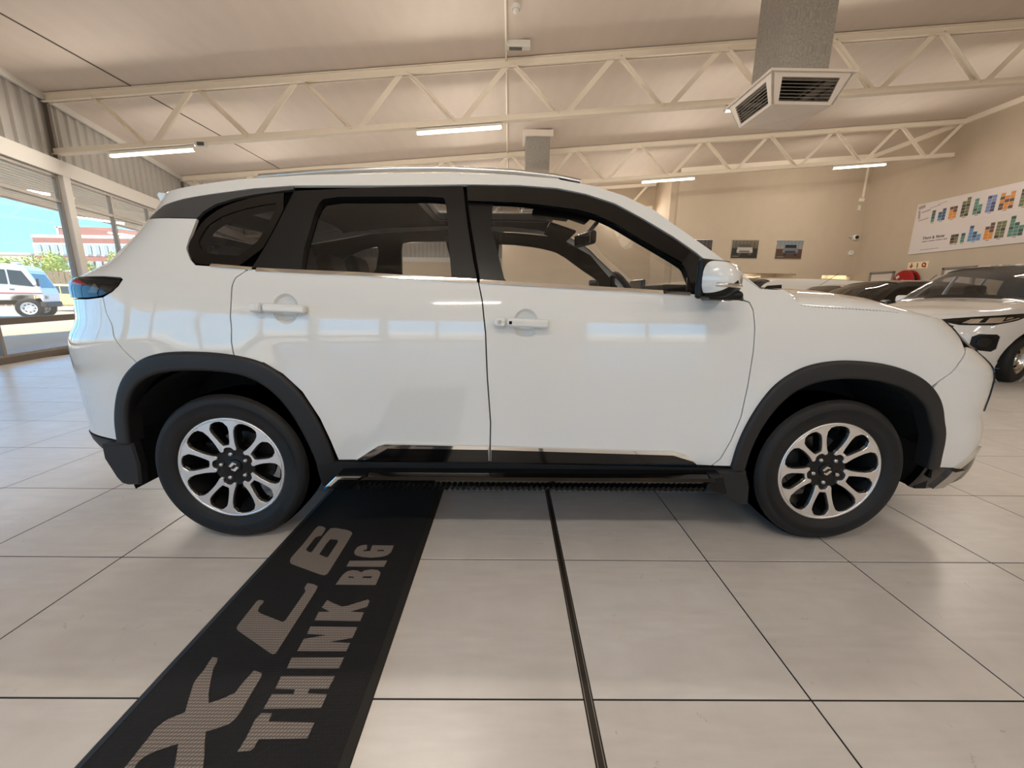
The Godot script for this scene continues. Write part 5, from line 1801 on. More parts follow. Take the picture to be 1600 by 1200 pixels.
# ================================================================ outside the glazed wall
func build_outside() -> void:
	var b := MB.new()
	b.box(Vector3(-40, -0.14, -30), Vector3(150, 0.2, 150))
	var g := struct("ground", b, M.gravel)
	b = MB.new()
	wall_box(b, -16, 22, -0.2, -0.02, -1.5, -0.10)
	struct("pavement", b, M.paving)
	# canopy: slats under a roof slab
	var c := thing("canopy", "pale slatted soffit of the canopy outside above the glazed wall", "canopy", on_wall(2.0, 3.06, -1.2), 0.0)
	var inv := c.transform.affine_inverse()
	var mk := func(t0: float, t1: float, y0: float, y1: float, d0: float, d1: float) -> MB:
		var q := MB.new()
		q.box(inv * on_wall((t0 + t1) * 0.5, (y0 + y1) * 0.5, (d0 + d1) * 0.5), Vector3(d1 - d0, y1 - y0, t1 - t0), Basis(WALL_N, Vector3.UP, -WALL_D))
		return q
	obj("roof_slab", mk.call(-16, 22, 3.14, 3.30, -2.5, -0.12), M.concrete, c)
	obj("fascia", mk.call(-16, 22, 3.04, 3.32, -2.56, -2.48), M.concrete, c)
	for i in 16:
		obj("slat", mk.call(-16, 22, 3.06, 3.09, -0.24 - i * 0.145, -0.135 - i * 0.145), M.slat, c)
	truck()
	yellow_van()
	# timber fence
	var f := thing("fence", "brown timber board fence behind the parked truck", "fence", Vector3(-34, -0.04, -31))
	f.rotation.y = 0.55
	for i in 60:
		b = MB.new()
		b.box(Vector3(-9 + i * 0.3, 1.25, 0), Vector3(0.24, 2.5 + 0.06 * ((i * 7) % 3), 0.03))
		obj("board", b, M.timber, f)
	b = MB.new()
	b.box(Vector3(0, 1.5, -0.04), Vector3(18, 0.1, 0.05))
	obj("rail", b, M.timber, f)
	# brick block with window bands
	building(Vector3(-57.3, 0, -66.2), 0.0)
	var lb := thing("low_building", "low cream building beside the brick block", "building", Vector3(-69.9, 0, -63.2))
	b = MB.new()
	b.box(Vector3(0, 3.0, 0), Vector3(5.4, 6.0, 6))
	obj("walls", b, M.cream, lb)
	b = MB.new()
	b.box(Vector3(0, 6.1, 0), Vector3(5.6, 0.25, 6.3))
	obj("roof_edge", b, M.concrete, lb)
	for i in 4:
		b = MB.new()
		b.box(Vector3(-1.9 + i * 1.25, 4.6, 3.02), Vector3(0.8, 0.9, 0.06))
		obj("window", b, M.far_glass, lb)
	# trees
	var at := [[Vector3(-45.0, 0, -39.2), 1.9, 4.0, 5], [Vector3(-40.6, 0, -38.2), 1.9, 4.3, 9], [Vector3(-36.0, 0, -39.6), 1.9, 4.6, 14]]
	var lab := ["bright green bushy tree beside the brick building's end", "bright green bushy tree in front of the brick building", "bright green bushy tree seen past the SUV's rear window"]
	for i in 3:
		tree(at[i][0], at[i][1], at[i][2], at[i][3], lab[i])

func tree(at: Vector3, r: float, h: float, seed_: int, label: String) -> void:
	var t := thing("tree", label, "tree", at, 0.0, "trees before the brick building")
	var rng := RandomNumberGenerator.new()
	rng.seed = seed_
	var b := MB.new()
	b.tube(PackedVector3Array([Vector3(0, -0.05, 0), Vector3(0.05, h * 0.3, 0), Vector3(0.0, h * 0.7, 0.05)]), 0.12, 8)
	obj("trunk", b, M.bark, t)
	b = MB.new()
	var blobs := []
	for i in 9:
		blobs.append([Vector3(rng.randf_range(-1, 1) * r * 0.75, h * rng.randf_range(0.35, 0.85), rng.randf_range(-1, 1) * r * 0.6), r * rng.randf_range(0.4, 0.62)])
	for i in 3600:
		var q: Array = blobs[rng.randi() % blobs.size()]
		var d := Vector3(rng.randfn(), rng.randfn(), rng.randfn()).normalized()
		var p: Vector3 = q[0] + d * q[1] * pow(rng.randf(), 0.25)
		p.y = maxf(p.y, 0.3)
		var u := Vector3(rng.randfn(), rng.randfn(), rng.randfn()).normalized()
		var w := u.cross(d).normalized()
		var s := rng.randf_range(0.08, 0.16)
		b.quad(p - u * s, p + w * s * 0.5, p + u * s, p - w * s * 0.5)
	var o := obj("foliage", b, M.leaf, t)
	o.set_meta("kind", "stuff")

func building(at: Vector3, turn: float) -> void:
	var t := thing("brick_building", "long brick building with white bands and rows of windows", "building", at, turn)
	var parts := [["lower_wall", 0.0, 3.6, M.brick], ["lower_band", 3.6, 4.0, M.concrete], ["middle_wall", 4.0, 5.9, M.brick], ["window_band", 5.9, 7.6, M.concrete], ["upper_wall", 7.6, 8.3, M.brick], ["cornice", 8.3, 8.7, M.concrete]]
	for p in parts:
		var b := MB.new()
		b.box(Vector3(0, (p[1] + p[2]) * 0.5, 0), Vector3(18.6 + (0.3 if "band" in p[0] or p[0] == "cornice" else 0.0), p[2] - p[1], 12.0))
		obj(p[0], b, p[3], t)
	var b := MB.new()
	b.prism(pv([-7.8, 8.7, 12.5, 8.7, 12.5, 9.0, 4.5, 9.5, 0.0, 10.0, -2.5, 10.05, -7.8, 10.1]), -4.0, 4.0)
	obj("attic_storey", b, M.brick, t)
	b = MB.new()
	b.box(Vector3(-7.6, 9.55, 4.03), Vector3(0.3, 1.0, 0.1))
	b.box(Vector3(-5.9, 9.55, 4.03), Vector3(0.3, 1.0, 0.1))
	b.box(Vector3(-6.7, 10.0, 4.03), Vector3(2.4, 0.2, 0.1))
	obj("white_parapet_trim", b, M.concrete, t)
	for row in [[6.1, 1.3], [2.4, 1.3], [4.3, 0.9]]:
		for i in 16:
			b = MB.new()
			b.box(Vector3(-8.6 + i * 1.15, row[0] + row[1] * 0.5, 6.13), Vector3(0.8, row[1], 0.1))
			var w := obj("window", b, M.far_glass, t)
			b = MB.new()
			b.box(Vector3(-8.6 + i * 1.15, row[0] + row[1] * 0.5, 6.2), Vector3(0.07, row[1], 0.06))
			obj("glazing_bar", b, M.concrete, w)

func side_wheel(parent: Node, at: Vector3, r: float, w: float, hub: Material) -> void:
	var n := node("wheel", parent)
	n.position = at
	var b := MB.new()
	b.lathe([[r * 0.58, w * 0.5 - 0.03], [r * 0.62, w * 0.5], [r * 0.88, w * 0.5], [r * 0.98, w * 0.35], [r, w * 0.2], [r, -w * 0.2], [r * 0.98, -w * 0.35], [r * 0.88, -w * 0.5], [r * 0.5, -w * 0.5]], 40)
	obj("tyre", b, M.rubber, n)
	b = MB.new()
	b.lathe([[0.0, w * 0.5 - 0.05], [r * 0.16, w * 0.5 - 0.05], [r * 0.20, w * 0.5 - 0.03], [r * 0.27, w * 0.5 - 0.06], [r * 0.45, w * 0.5 - 0.09], [r * 0.53, w * 0.5 - 0.03], [r * 0.60, w * 0.5 - 0.015]], 32)
	obj("rim", b, hub, n)
	b = MB.new()
	for i in 8:
		var p := polar(r * 0.40, TAU * i / 8.0)
		b.lathe([[0.0, w * 0.5 - 0.066], [r * 0.055, w * 0.5 - 0.066], [r * 0.06, w * 0.5 - 0.09]], 10, Transform3D(Basis.IDENTITY, Vector3(p.x, p.y, 0)))
	obj("vent_holes", b, M.well, n).set_meta("kind", "stuff")

func truck() -> void:
	# cab to the right, load body to the left; local x forwards, z towards the showroom
	var t := thing("truck", "white light truck with a red side stripe parked outside the glazing", "truck", Vector3(-20.12, -0.04, -17.25))
	t.rotation.y = 0.55
	var b := MB.new()
	b.prism(pv([-0.62,0.72, -0.02,0.72, 0.06,0.86, 0.20,0.92, 0.64,0.92, 0.78,0.86, 0.86,0.66, 0.92,0.64, 0.95,0.95, 0.90,1.16, 0.62,1.90, 0.50,2.06, 0.20,2.12, -0.55,2.14, -0.62,2.10]), -0.80, 0.80, Transform3D.IDENTITY, 0.04)
	obj("cab", b, M.truck_white, t)
	b = MB.new()
	b.prism(pv([-0.42,1.36, 0.02,1.35, 0.02,1.90, -0.36,1.92]), 0.79, 0.815)
	obj("rear_side_window", b, M.car_window, t)
	b = MB.new()
	b.prism(pv([0.08,1.34, 0.72,1.26, 0.46,1.86, 0.08,1.90]), 0.79, 0.815)
	obj("side_window", b, M.car_window, t)
	b = MB.new()
	b.quad(Vector3(0.885, 1.22, -0.72), Vector3(0.885, 1.22, 0.72), Vector3(0.63, 1.87, 0.68), Vector3(0.63, 1.87, -0.68))
	obj("windscreen", b, M.car_window, t)
	b = MB.new()
	b.box(Vector3(0.15, 1.0, 0.805), Vector3(1.5, 0.035, 0.02))
	b.box(Vector3(-1.5, 0.98, 0.83), Vector3(1.7, 0.035, 0.02))
	obj("red_stripe", b, M.red_stripe, t)
	b = MB.new()
	b.rbox(Vector3(0.88, 0.55, 0), Vector3(0.2, 0.22, 1.64), 0.05)
	obj("front_bumper", b, M.truck_dark, t)
	b = MB.new()
	b.box(Vector3(0.955, 0.84, 0.62), Vector3(0.03, 0.12, 0.26), Basis.IDENTITY, 0.01)
	obj("head_lamp", b, M.lens_smoke, t)
	b = MB.new()
	b.tube(PackedVector3Array([Vector3(0.72, 1.30, 0.80), Vector3(0.86, 1.34, 0.95)]), 0.012, 6)
	b.rbox(Vector3(0.88, 1.42, 0.95), Vector3(0.05, 0.3, 0.14), 0.02)
	obj("mirror", b, M.truck_dark, t)
	b = MB.new()
	b.box(Vector3(-1.4, 0.62, 0), Vector3(3.4, 0.16, 0.8))
	obj("chassis", b, M.truck_dark, t)
	b = MB.new()
	b.box(Vector3(-2.2, 1.35, 0), Vector3(2.9, 1.25, 1.66), Basis.IDENTITY, 0.02)
	obj("load_body", b, M.truck_white, t)
	b = MB.new()
	b.tube(PackedVector3Array([Vector3(-0.70, 0.55, 0.72), Vector3(-0.70, 1.25, 0.72)]), 0.07, 10)
	obj("air_intake", b, M.truck_dark, t)
	for s in [-0.5, 0.2]:
		b = MB.new()
		b.rbox(Vector3(s, 2.17, 0.2), Vector3(0.18, 0.08, 0.5), 0.03)
		obj("roof_marker", b, M.truck_white, t)
	b = MB.new()
	b.box(Vector3(0.1, 1.15, 0.812), Vector3(0.14, 0.03, 0.02), Basis.IDENTITY, 0.005)
	obj("door_handle", b, M.truck_dark, t)
	for x in [0.42, -2.5]:
		for z in [0.66, -0.66]:
			side_wheel(t, Vector3(x, 0.40, z), 0.40, 0.22, M.truck_white)

func yellow_van() -> void:
	var t := thing("yellow_car", "pale yellow hatchback parked behind the white truck", "car", Vector3(-24.0, -0.04, -23.6))
	t.rotation.y = -0.15
	var b := MB.new()
	b.prism(pv([-2.0,0.35, 2.0,0.32, 2.05,0.62, 1.85,0.80, 1.15,0.95, 0.55,1.42, -1.2,1.48, -1.85,1.05, -2.05,0.85]), -0.78, 0.78, Transform3D.IDENTITY, 0.05)
	obj("body", b, M.van_yellow, t)
	for w in [[-1.35,0.98, -0.35,0.98, -0.35,1.36, -1.05,1.36], [-0.25,0.97, 1.0,0.95, 0.48,1.34, -0.25,1.36]]:
		b = MB.new()
		b.prism(pv(w), 0.77, 0.795)
		obj("side_window", b, M.car_window, t)
	for x in [1.3, -1.3]:
		for z in [0.68, -0.68]:
			side_wheel(t, Vector3(x, 0.31, z), 0.31, 0.19, M.chrome_satin)

# ================================================================ the other cars in the showroom
func simple_car(called: String, label: String, at: Vector3, turn: float, c: Dictionary) -> Node3D:
	var k := CarSkin.new()
	k.xf0 = c.get("xf0", 1.1)
	k.xr0 = c.get("xr0", -1.1)
	k.nf = c.get("nf", 3.6)
	k.nr = c.get("nr", 5.0)
	k.setup(c.width, c.front, c.rear)
	var car := thing(called, label, "car", at, turn)
	var sf := k.s_front() - 0.002
	var sr := k.s_rear() + 0.002
	var edge := []
	for p in c.edge: edge.append([k.to_s(p[0], p[1]), p[1]])
	edge.append([sf, c.edge[c.edge.size() - 1][1] - c.get("nose_drop", 0.03)])
	edge.push_front([sr, c.edge[0][1]])
	var body := PackedVector2Array()
	for p in edge: body.append(Vector2(p[0], p[1]))
	body.append_array([Vector2(sf, c.sill + 0.02), Vector2(k.to_s(c.wx[0] + 0.42, c.sill), c.sill), Vector2(k.to_s(c.wx[1] - 0.42, c.sill), c.sill), Vector2(sr, c.sill + 0.06)])
	var holes := []
	for x in c.wx:
		holes.append(k.poly_s(circle(Vector2(x, c.wr), c.wr + 0.075, c.wr + 0.075, 32)))
	for side in [1.0, -1.0]:
		var cuts := holes.duplicate()
		for w in c.windows: cuts.append(k.poly_s(pv(w)))
		for q in c.get("insets", []): cuts.append(sy(k, q[1]))
		for l in c.get("seams", []):   # open gaps between the doors
			var line := k.poly_s(pv(l))
			var band := PackedVector2Array()
			for p in line: band.append(p + Vector2(0.003, 0))
			for i in range(line.size() - 1, -1, -1): band.append(line[i] - Vector2(0.003, 0))
			cuts.append(band)
		obj("body_side", sheet(k, body, cuts, 0.0, side, 0.0, 0.02, 0.05), c.paint, car)
		for w in c.windows:
			obj("side_window", sheet(k, k.poly_s(pv(w)), [], -0.006, side, 0.0, 0.0, 0.06), c.glass, car)
		for q in c.get("insets", []):
			var o := obj(q[0], sheet(k, sy(k, q[1]), [], q[3], side, 0.0, 0.02, 0.03), q[2], car)
			for d in q[4]:
				obj(d[0], sheet(k, sy(k, d[1]), [], d[3], side, 0.0, 0.006, 0.02), d[2], o)
		# mirror
		var m: Vector2 = c.mirror
		var p := k.at(m.x, m.y)
		var b := MB.new()
		b.rbox(Vector3(m.x, m.y + 0.03, side * (p.z + 0.11)), Vector3(0.10, 0.13, 0.19), 0.045)
		obj("wing_mirror", b, c.get("mirror_paint", c.paint), car)
		b = MB.new()
		b.box(Vector3(m.x, m.y - 0.02, side * (p.z + 0.02)), Vector3(0.05, 0.03, 0.08))
		obj("mirror_foot", b, M.satin_black, car)
		var inner := PackedVector2Array([Vector2(k.to_s(c.wx[1] - 0.6, 0.5), 0.35), Vector2(k.to_s(c.wx[0] + 0.4, 0.5), 0.35), Vector2(k.to_s(c.screen[1], 0.9), 0.92), Vector2(k.to_s(c.wx[1] - 0.6, 0.9), 0.92)])
		obj("door_lining", sheet(k, inner, holes, -0.06, side, 0.0, 0.0, 0.08), M.interior, car)
	var S := func(x: float) -> float: return k.to_s(x, lerp_table(c.edge, x))
	var crown := []
	for p in c.crown: crown.append([S.call(p[0]), p[1]])
	crown.append([sf, 0.0])
	crown.push_front([sr, 0.0])
	obj("bonnet", top_sheet(k, S.call(c.screen[1]), sf, edge, crown, 2.4, 1.7, 0.0, Rect2(), 40, 24), c.paint, car)
	obj("windscreen", top_sheet(k, S.call(c.screen[0]), S.call(c.screen[1]), edge, crown, 2.0, 1.3, -0.004, Rect2(), 16, 24), c.glass, car)
	var roof := obj("roof", top_sheet(k, S.call(c.tail), S.call(c.screen[0]), edge, crown, 2.6, 1.6, 0.0, Rect2(), 24, 24), c.get("roof_paint", c.paint), car)
	obj("tailgate_window", top_sheet(k, sr, S.call(c.tail), edge, crown, 2.4, 1.6, 0.0, Rect2(), 16, 24), c.glass, car)
	if c.has("aerial"):
		var b := MB.new()
		b.tube(PackedVector3Array([c.aerial[0], c.aerial[1]]), 0.006, 6)
		obj("aerial", b, M.satin_black, roof)
	# black sill under the screen, wipers, inside
	var b := MB.new()
	b = top_sheet(k, S.call(c.screen[1] - 0.05), S.call(c.screen[1] + 0.03), edge, crown, 2.2, 1.5, 0.004, Rect2(), 4, 20)
	obj("cowl", b, M.satin_black, car)
	b = MB.new()
	b.rbox(Vector3(c.screen[1] - 0.30, 0.88, 0), Vector3(0.5, 0.26, 1.36), 0.1)
	obj("dashboard", b, M.interior, car)
	for z in [0.36, -0.36]:
		b = MB.new()
		b.rbox(Vector3(c.screen[1] - 1.05, 0.88, z), Vector3(0.18, 0.6, 0.46), 0.08, Basis(Vector3.BACK, 0.3))
		b.rbox(Vector3(c.screen[1] - 1.18, 1.26, z), Vector3(0.1, 0.17, 0.26), 0.045, Basis(Vector3.BACK, 0.25))
		b.rbox(Vector3(c.screen[1] - 0.85, 0.60, z), Vector3(0.5, 0.16, 0.48), 0.07)
		obj("front_seat", b, M.seat, car)
	b = MB.new()
	b.box(Vector3(0, c.sill + 0.14, 0), Vector3(c.wx[0] - c.wx[1] - 0.8, 0.12, 1.4))
	b.box(Vector3(c.wx[0], c.sill + 0.2, 0), Vector3(0.9, 0.12, 0.8))
	b.box(Vector3(c.wx[1], c.sill + 0.2, 0), Vector3(0.9, 0.12, 0.8))
	obj("underbody", b, M.well, car)
	for x in c.wx:
		for side in [1.0, -1.0]:
			b = MB.new()
			var last := Vector2.ZERO
			for i in 17:
				var a := PI * i / 16.0
				var q := Vector2(x, c.wr - 0.02) + polar(c.wr + 0.09, a)
				if i > 0:
					b.quad(Vector3(last.x, last.y, side * 0.5), Vector3(q.x, q.y, side * 0.5), Vector3(q.x, q.y, side * 0.80), Vector3(last.x, last.y, side * 0.80))
					b.tri(Vector3(last.x, last.y, side * 0.5), Vector3(q.x, q.y, side * 0.5), Vector3(x, c.wr - 0.02, side * 0.5))
				last = q
			obj("wheel_well", b, M.well, car)
			side_wheel(car, Vector3(x, c.wr, side * 0.73), c.wr, 0.20, M.chrome_satin)
			if side < 0: car.get_child(car.get_child_count() - 1).rotation.y = PI
	return car

func sy(k: CarSkin, a: Array) -> PackedVector2Array:
	# (distance in from the front centre line along the skin, y) pairs
	var r := PackedVector2Array()
	for i in range(0, a.size(), 2): r.append(Vector2(k.s_front() - a[i], a[i + 1]))
	return r

func build_other_cars() -> void:
	var mpv := {
		"paint": M.paint2, "glass": M.screen_glass, "sill": 0.2, "wx": [1.37, -1.37], "wr": 0.315, "xf0": 0.95, "nf": 3.3,
		"width": [[.15,.80],[.3,.835],[.5,.852],[.7,.862],[.85,.858],[.95,.84],[1.02,.815],[1.3,.72],[1.62,.58]],
		"front": [[.15,2.08],[.3,2.15],[.5,2.19],[.65,2.19],[.78,2.14],[.88,2.06],[.95,1.96],[1.02,1.86],[1.2,1.75]],
		"rear": [[.15,-2.1],[.4,-2.18],[.8,-2.2],[1.1,-2.15],[1.5,-2.02],[1.62,-1.9]],
		"edge": [[-1.95,1.52],[-1.6,1.57],[-0.8,1.61],[0.0,1.60],[0.35,1.54],[0.7,1.36],[1.05,1.13],[1.2,1.03],[1.5,0.99],[1.75,0.95]],
		"crown": [[-1.95,0.03],[-0.8,0.06],[0.2,0.07],[0.6,0.1],[1.0,0.1],[1.2,0.1],[1.5,0.09],[1.75,0.06]],
		"screen": [0.33, 1.17], "tail": -1.75, "nose_drop": 0.07, "mirror": Vector2(0.82, 1.08),
		"windows": [[-1.75,1.10, -0.98,1.06, -0.98,1.49, -1.55,1.47], [-0.9,1.055, -0.05,1.03, -0.05,1.51, -0.9,1.49], [0.03,1.025, 0.90,1.0, 0.80,1.13, 0.45,1.40, 0.28,1.48, 0.03,1.51]],
		"seams": [[-0.01,1.02, 0.0,0.7, 0.0,0.3], [0.92,0.98, 0.95,0.7, 0.90,0.42, 0.86,0.3]],
		"insets": [
			["head_lamp", [0.24,0.805, 0.45,0.765, 0.75,0.775, 1.00,0.84, 1.22,0.925, 1.15,0.94, 0.90,0.92, 0.60,0.885, 0.35,0.85, 0.24,0.83], M.lens_dark, 0.004, [
				["lamp_reflector", [0.46,0.79, 0.60,0.79, 0.63,0.855, 0.52,0.845], M.chrome, 0.007], ["lamp_reflector", [0.66,0.795, 0.82,0.815, 0.84,0.88, 0.68,0.865], M.chrome, 0.007], ["daylight_strip", [0.52,0.786, 0.80,0.806, 1.02,0.868, 1.0,0.874, 0.80,0.815, 0.52,0.794], M.chrome, 0.008], ["lamp_reflector", [0.85,0.845, 0.93,0.865, 0.93,0.885, 0.86,0.875], M.chrome_satin, 0.007]]],
			["grille", [0.0,0.60, 0.36,0.62, 0.40,0.75, 0.22,0.80, 0.0,0.81], M.gloss_black, 0.002, [["chrome_bar", [0.0,0.72, 0.37,0.735, 0.375,0.75, 0.0,0.735], M.chrome, 0.012]]],
			["fog_recess", [0.60,0.45, 0.83,0.43, 0.88,0.47, 0.88,0.63, 0.84,0.66, 0.66,0.66, 0.60,0.62], M.satin_black, -0.006, [["fog_lamp", [0.66,0.52, 0.70,0.49, 0.76,0.49, 0.80,0.52, 0.80,0.58, 0.76,0.61, 0.70,0.61, 0.66,0.58], M.lens_dark, 0.006]]],
			["lower_grille", [0.0,0.26, 0.5,0.27, 0.52,0.45, 0.0,0.48], M.satin_black, -0.004, []]],
	}
	simple_car("people_carrier", "white people carrier with large headlamps facing the SUV's nose", Vector3(7.93, 0, -6.62), PI + 0.34, mpv)
	var hatch := {
		"paint": M.paint_black, "glass": M.car_glass_dark, "sill": 0.19, "wx": [1.22, -1.22], "wr": 0.30, "xf0": 0.95, "xr0": -0.95,
		"width": [[.15,.80],[.4,.85],[.7,.8675],[.9,.85],[.98,.82],[1.3,.70],[1.48,.58]],
		"front": [[.15,1.86],[.4,1.93],[.65,1.93],[.8,1.86],[.9,1.76],[1.1,1.6]],
		"rear": [[.15,-1.8],[.5,-1.9],[.9,-1.88],[1.2,-1.75],[1.48,-1.6]],
		"edge": [[-1.6,1.33],[-1.3,1.42],[-0.6,1.46],[0.0,1.45],[0.25,1.41],[0.55,1.27],[0.95,1.02],[1.05,0.96],[1.3,0.92],[1.55,0.87]],
		"crown": [[-1.6,0.03],[-0.6,0.045],[0.2,0.05],[0.6,0.09],[0.95,0.09],[1.3,0.08],[1.55,0.05]],
		"screen": [0.22, 1.0], "tail": -1.35, "mirror": Vector2(0.68, 1.0),
		"windows": [[-1.42,1.07, -0.72,1.02, -0.72,1.36, -1.25,1.32], [-0.65,1.015, 0.68,0.985, 0.62,1.09, 0.30,1.31, 0.16,1.36, -0.65,1.375]],
		"insets": [["head_lamp", [0.5,0.70, 0.8,0.72, 0.95,0.83, 0.85,0.85, 0.55,0.80], M.lens_smoke, 0.004, []], ["grille", [0.0,0.5, 0.4,0.52, 0.45,0.72, 0.0,0.74], M.satin_black, 0.002, []]],
		"aerial": [Vector3(-1.0, 1.50, 0), Vector3(-1.16, 1.63, 0)],
	}
	simple_car("black_hatchback", "black hatchback parked side-on in front of the hose reel", Vector3(7.95, 0, -8.9), PI, hatch)
	var wh := hatch.duplicate()
	wh.paint = M.paint2
	wh.aerial = [Vector3(0.15, 1.49, 0.3), Vector3(-0.35, 1.83, 0.3)]
	simple_car("white_hatchback", "white hatchback with a long aerial between the van and black hatchback", Vector3(9.1, 0, -11.7), PI, wh)
	var van := {
		"paint": M.paint2, "glass": M.car_glass_dark, "sill": 0.22, "wx": [1.4, -1.4], "wr": 0.32, "xf0": 1.2, "xr0": -1.4, "nf": 4.5, "nr": 8.0,
		"width": [[.15,.80],[.4,.83],[.9,.84],[1.2,.81],[1.6,.74],[1.75,.70]],
		"front": [[.15,2.2],[.5,2.3],[.8,2.25],[1.0,2.1],[1.3,1.9]],
		"rear": [[.15,-2.2],[.8,-2.25],[1.7,-2.15]],
		"edge": [[-2.0,1.66],[-1.0,1.70],[0.8,1.69],[1.1,1.60],[1.5,1.25],[1.7,1.08],[1.9,1.02]],
		"crown": [[-2.0,0.06],[0.8,0.09],[1.2,0.1],[1.6,0.1],[1.9,0.05]],
		"screen": [1.0, 1.68], "tail": -2.05, "mirror": Vector2(1.35, 1.15),
		"windows": [[0.62,1.12, 1.42,1.08, 1.10,1.50, 0.62,1.54]],
		"insets": [["head_lamp", [0.5,0.75, 0.8,0.78, 0.85,0.95, 0.55,0.92], M.lens_smoke, 0.004, []]],
	}
	simple_car("white_van", "white panel van parked below the framed car posters", Vector3(9.25, 0, -13.95), PI, van)

# ================================================================ under the ceiling
func air_diffuser(at: Vector3, s: float, label: String, drop: float) -> void:
	# at: centre of the flange; s: width of the flange
	var t := thing("air_diffuser", label, "air diffuser", at, 0.0, "hanging air diffusers")
	var w := s * 0.294
	var top := ceil_y(at.x) - at.y
	var ring := func(q: MB, half: float, wall: float, y0: float, y1: float) -> void:   # four plates round an open square
		for a in 4:
			q.box(Basis(Vector3.UP, a * PI / 2) * Vector3(0, (y0 + y1) * 0.5, half - wall * 0.5), Basis(Vector3.UP, a * PI / 2) * Vector3(half * 2 - (wall * 2 if a % 2 else 0.0), y1 - y0, wall))
	var b := MB.new()
	ring.call(b, w, 0.003, 0.07, top)
	obj("duct", b, M.galvanised, t)
	b = MB.new()
	ring.call(b, w + 0.025, 0.03, 0.044, 0.066)
	obj("duct_flange", b, M.galvanised, t)
	for a in 4:
		b = MB.new()
		b.box(Vector3(0, 0.05, w + 0.035), Vector3(0.012, 0.06, 0.012))
		var c := obj("clamp", b, M.galvanised, t)
		c.rotation.y = a * PI / 2
	b = MB.new()
	ring.call(b, s * 0.5, s * 0.5 - w + 0.002, 0.0, 0.024)
	ring.call(b, w + 0.004, 0.006, 0.0, 0.07)
	obj("flange", b, M.diffuser, t)
	# four sloping faces, each a frame round a slatted opening
	var u := s * 0.47
	var l := s * 0.36
	for a in 4:
		var face := node("grille_face", t)
		face.rotation.y = a * PI / 2
		var P := func(x: float, y: float) -> Vector3:   # x -1..1 across, y 0 bottom .. 1 top
			return Vector3(lerpf(l, u, y) * x, lerpf(-drop, 0.0, y), lerpf(l, u, y))
		b = MB.new()
		for q in [[[-1, 0], [1, 0], [1, 0.10], [-1, 0.10]], [[-1, 0.86], [1, 0.86], [1, 1], [-1, 1]], [[-1, 0.10], [-0.80, 0.10], [-0.74, 0.86], [-1, 0.86]], [[0.80, 0.10], [1, 0.10], [1, 0.86], [0.74, 0.86]]]:
			b.quad(P.call(q[0][0], q[0][1]), P.call(q[1][0], q[1][1]), P.call(q[2][0], q[2][1]), P.call(q[3][0], q[3][1]))
			for e in 4:
				var p0: Vector3 = P.call(q[e][0], q[e][1]); var p1: Vector3 = P.call(q[(e + 1) % 4][0], q[(e + 1) % 4][1])
				b.quad(p0, p1, p1 + Vector3(0, 0, -0.02), p0 + Vector3(0, 0, -0.02))
		obj("frame", b, M.diffuser, face)
		for i in 7:
			b = MB.new()
			var y := 0.15 + i * 0.107
			b.bar(P.call(-0.79, y) + Vector3(0, 0, -0.02), P.call(0.79, y) + Vector3(0, 0, -0.02), 0.035, 0.006, Vector3(0, 1, 0.5))
			obj("slat", b, M.slat_metal, face)
	b = MB.new()   # bottom: a shallow upside-down pyramid
	var apex := Vector3(0, -drop - 0.03, 0)
	var corners := [Vector3(-l, -drop, l), Vector3(l, -drop, l), Vector3(l, -drop, -l), Vector3(-l, -drop, -l)]
	for i in 4:
		b.tri(corners[i], corners[(i + 1) % 4], apex)
	obj("bottom_plate", b, M.diffuser, t)
	b = MB.new()   # collar at the ceiling
	ring.call(b, w + 0.07, 0.066, top - 0.16, top - 0.02)
	obj("ceiling_collar", b, M.diffuser, t)

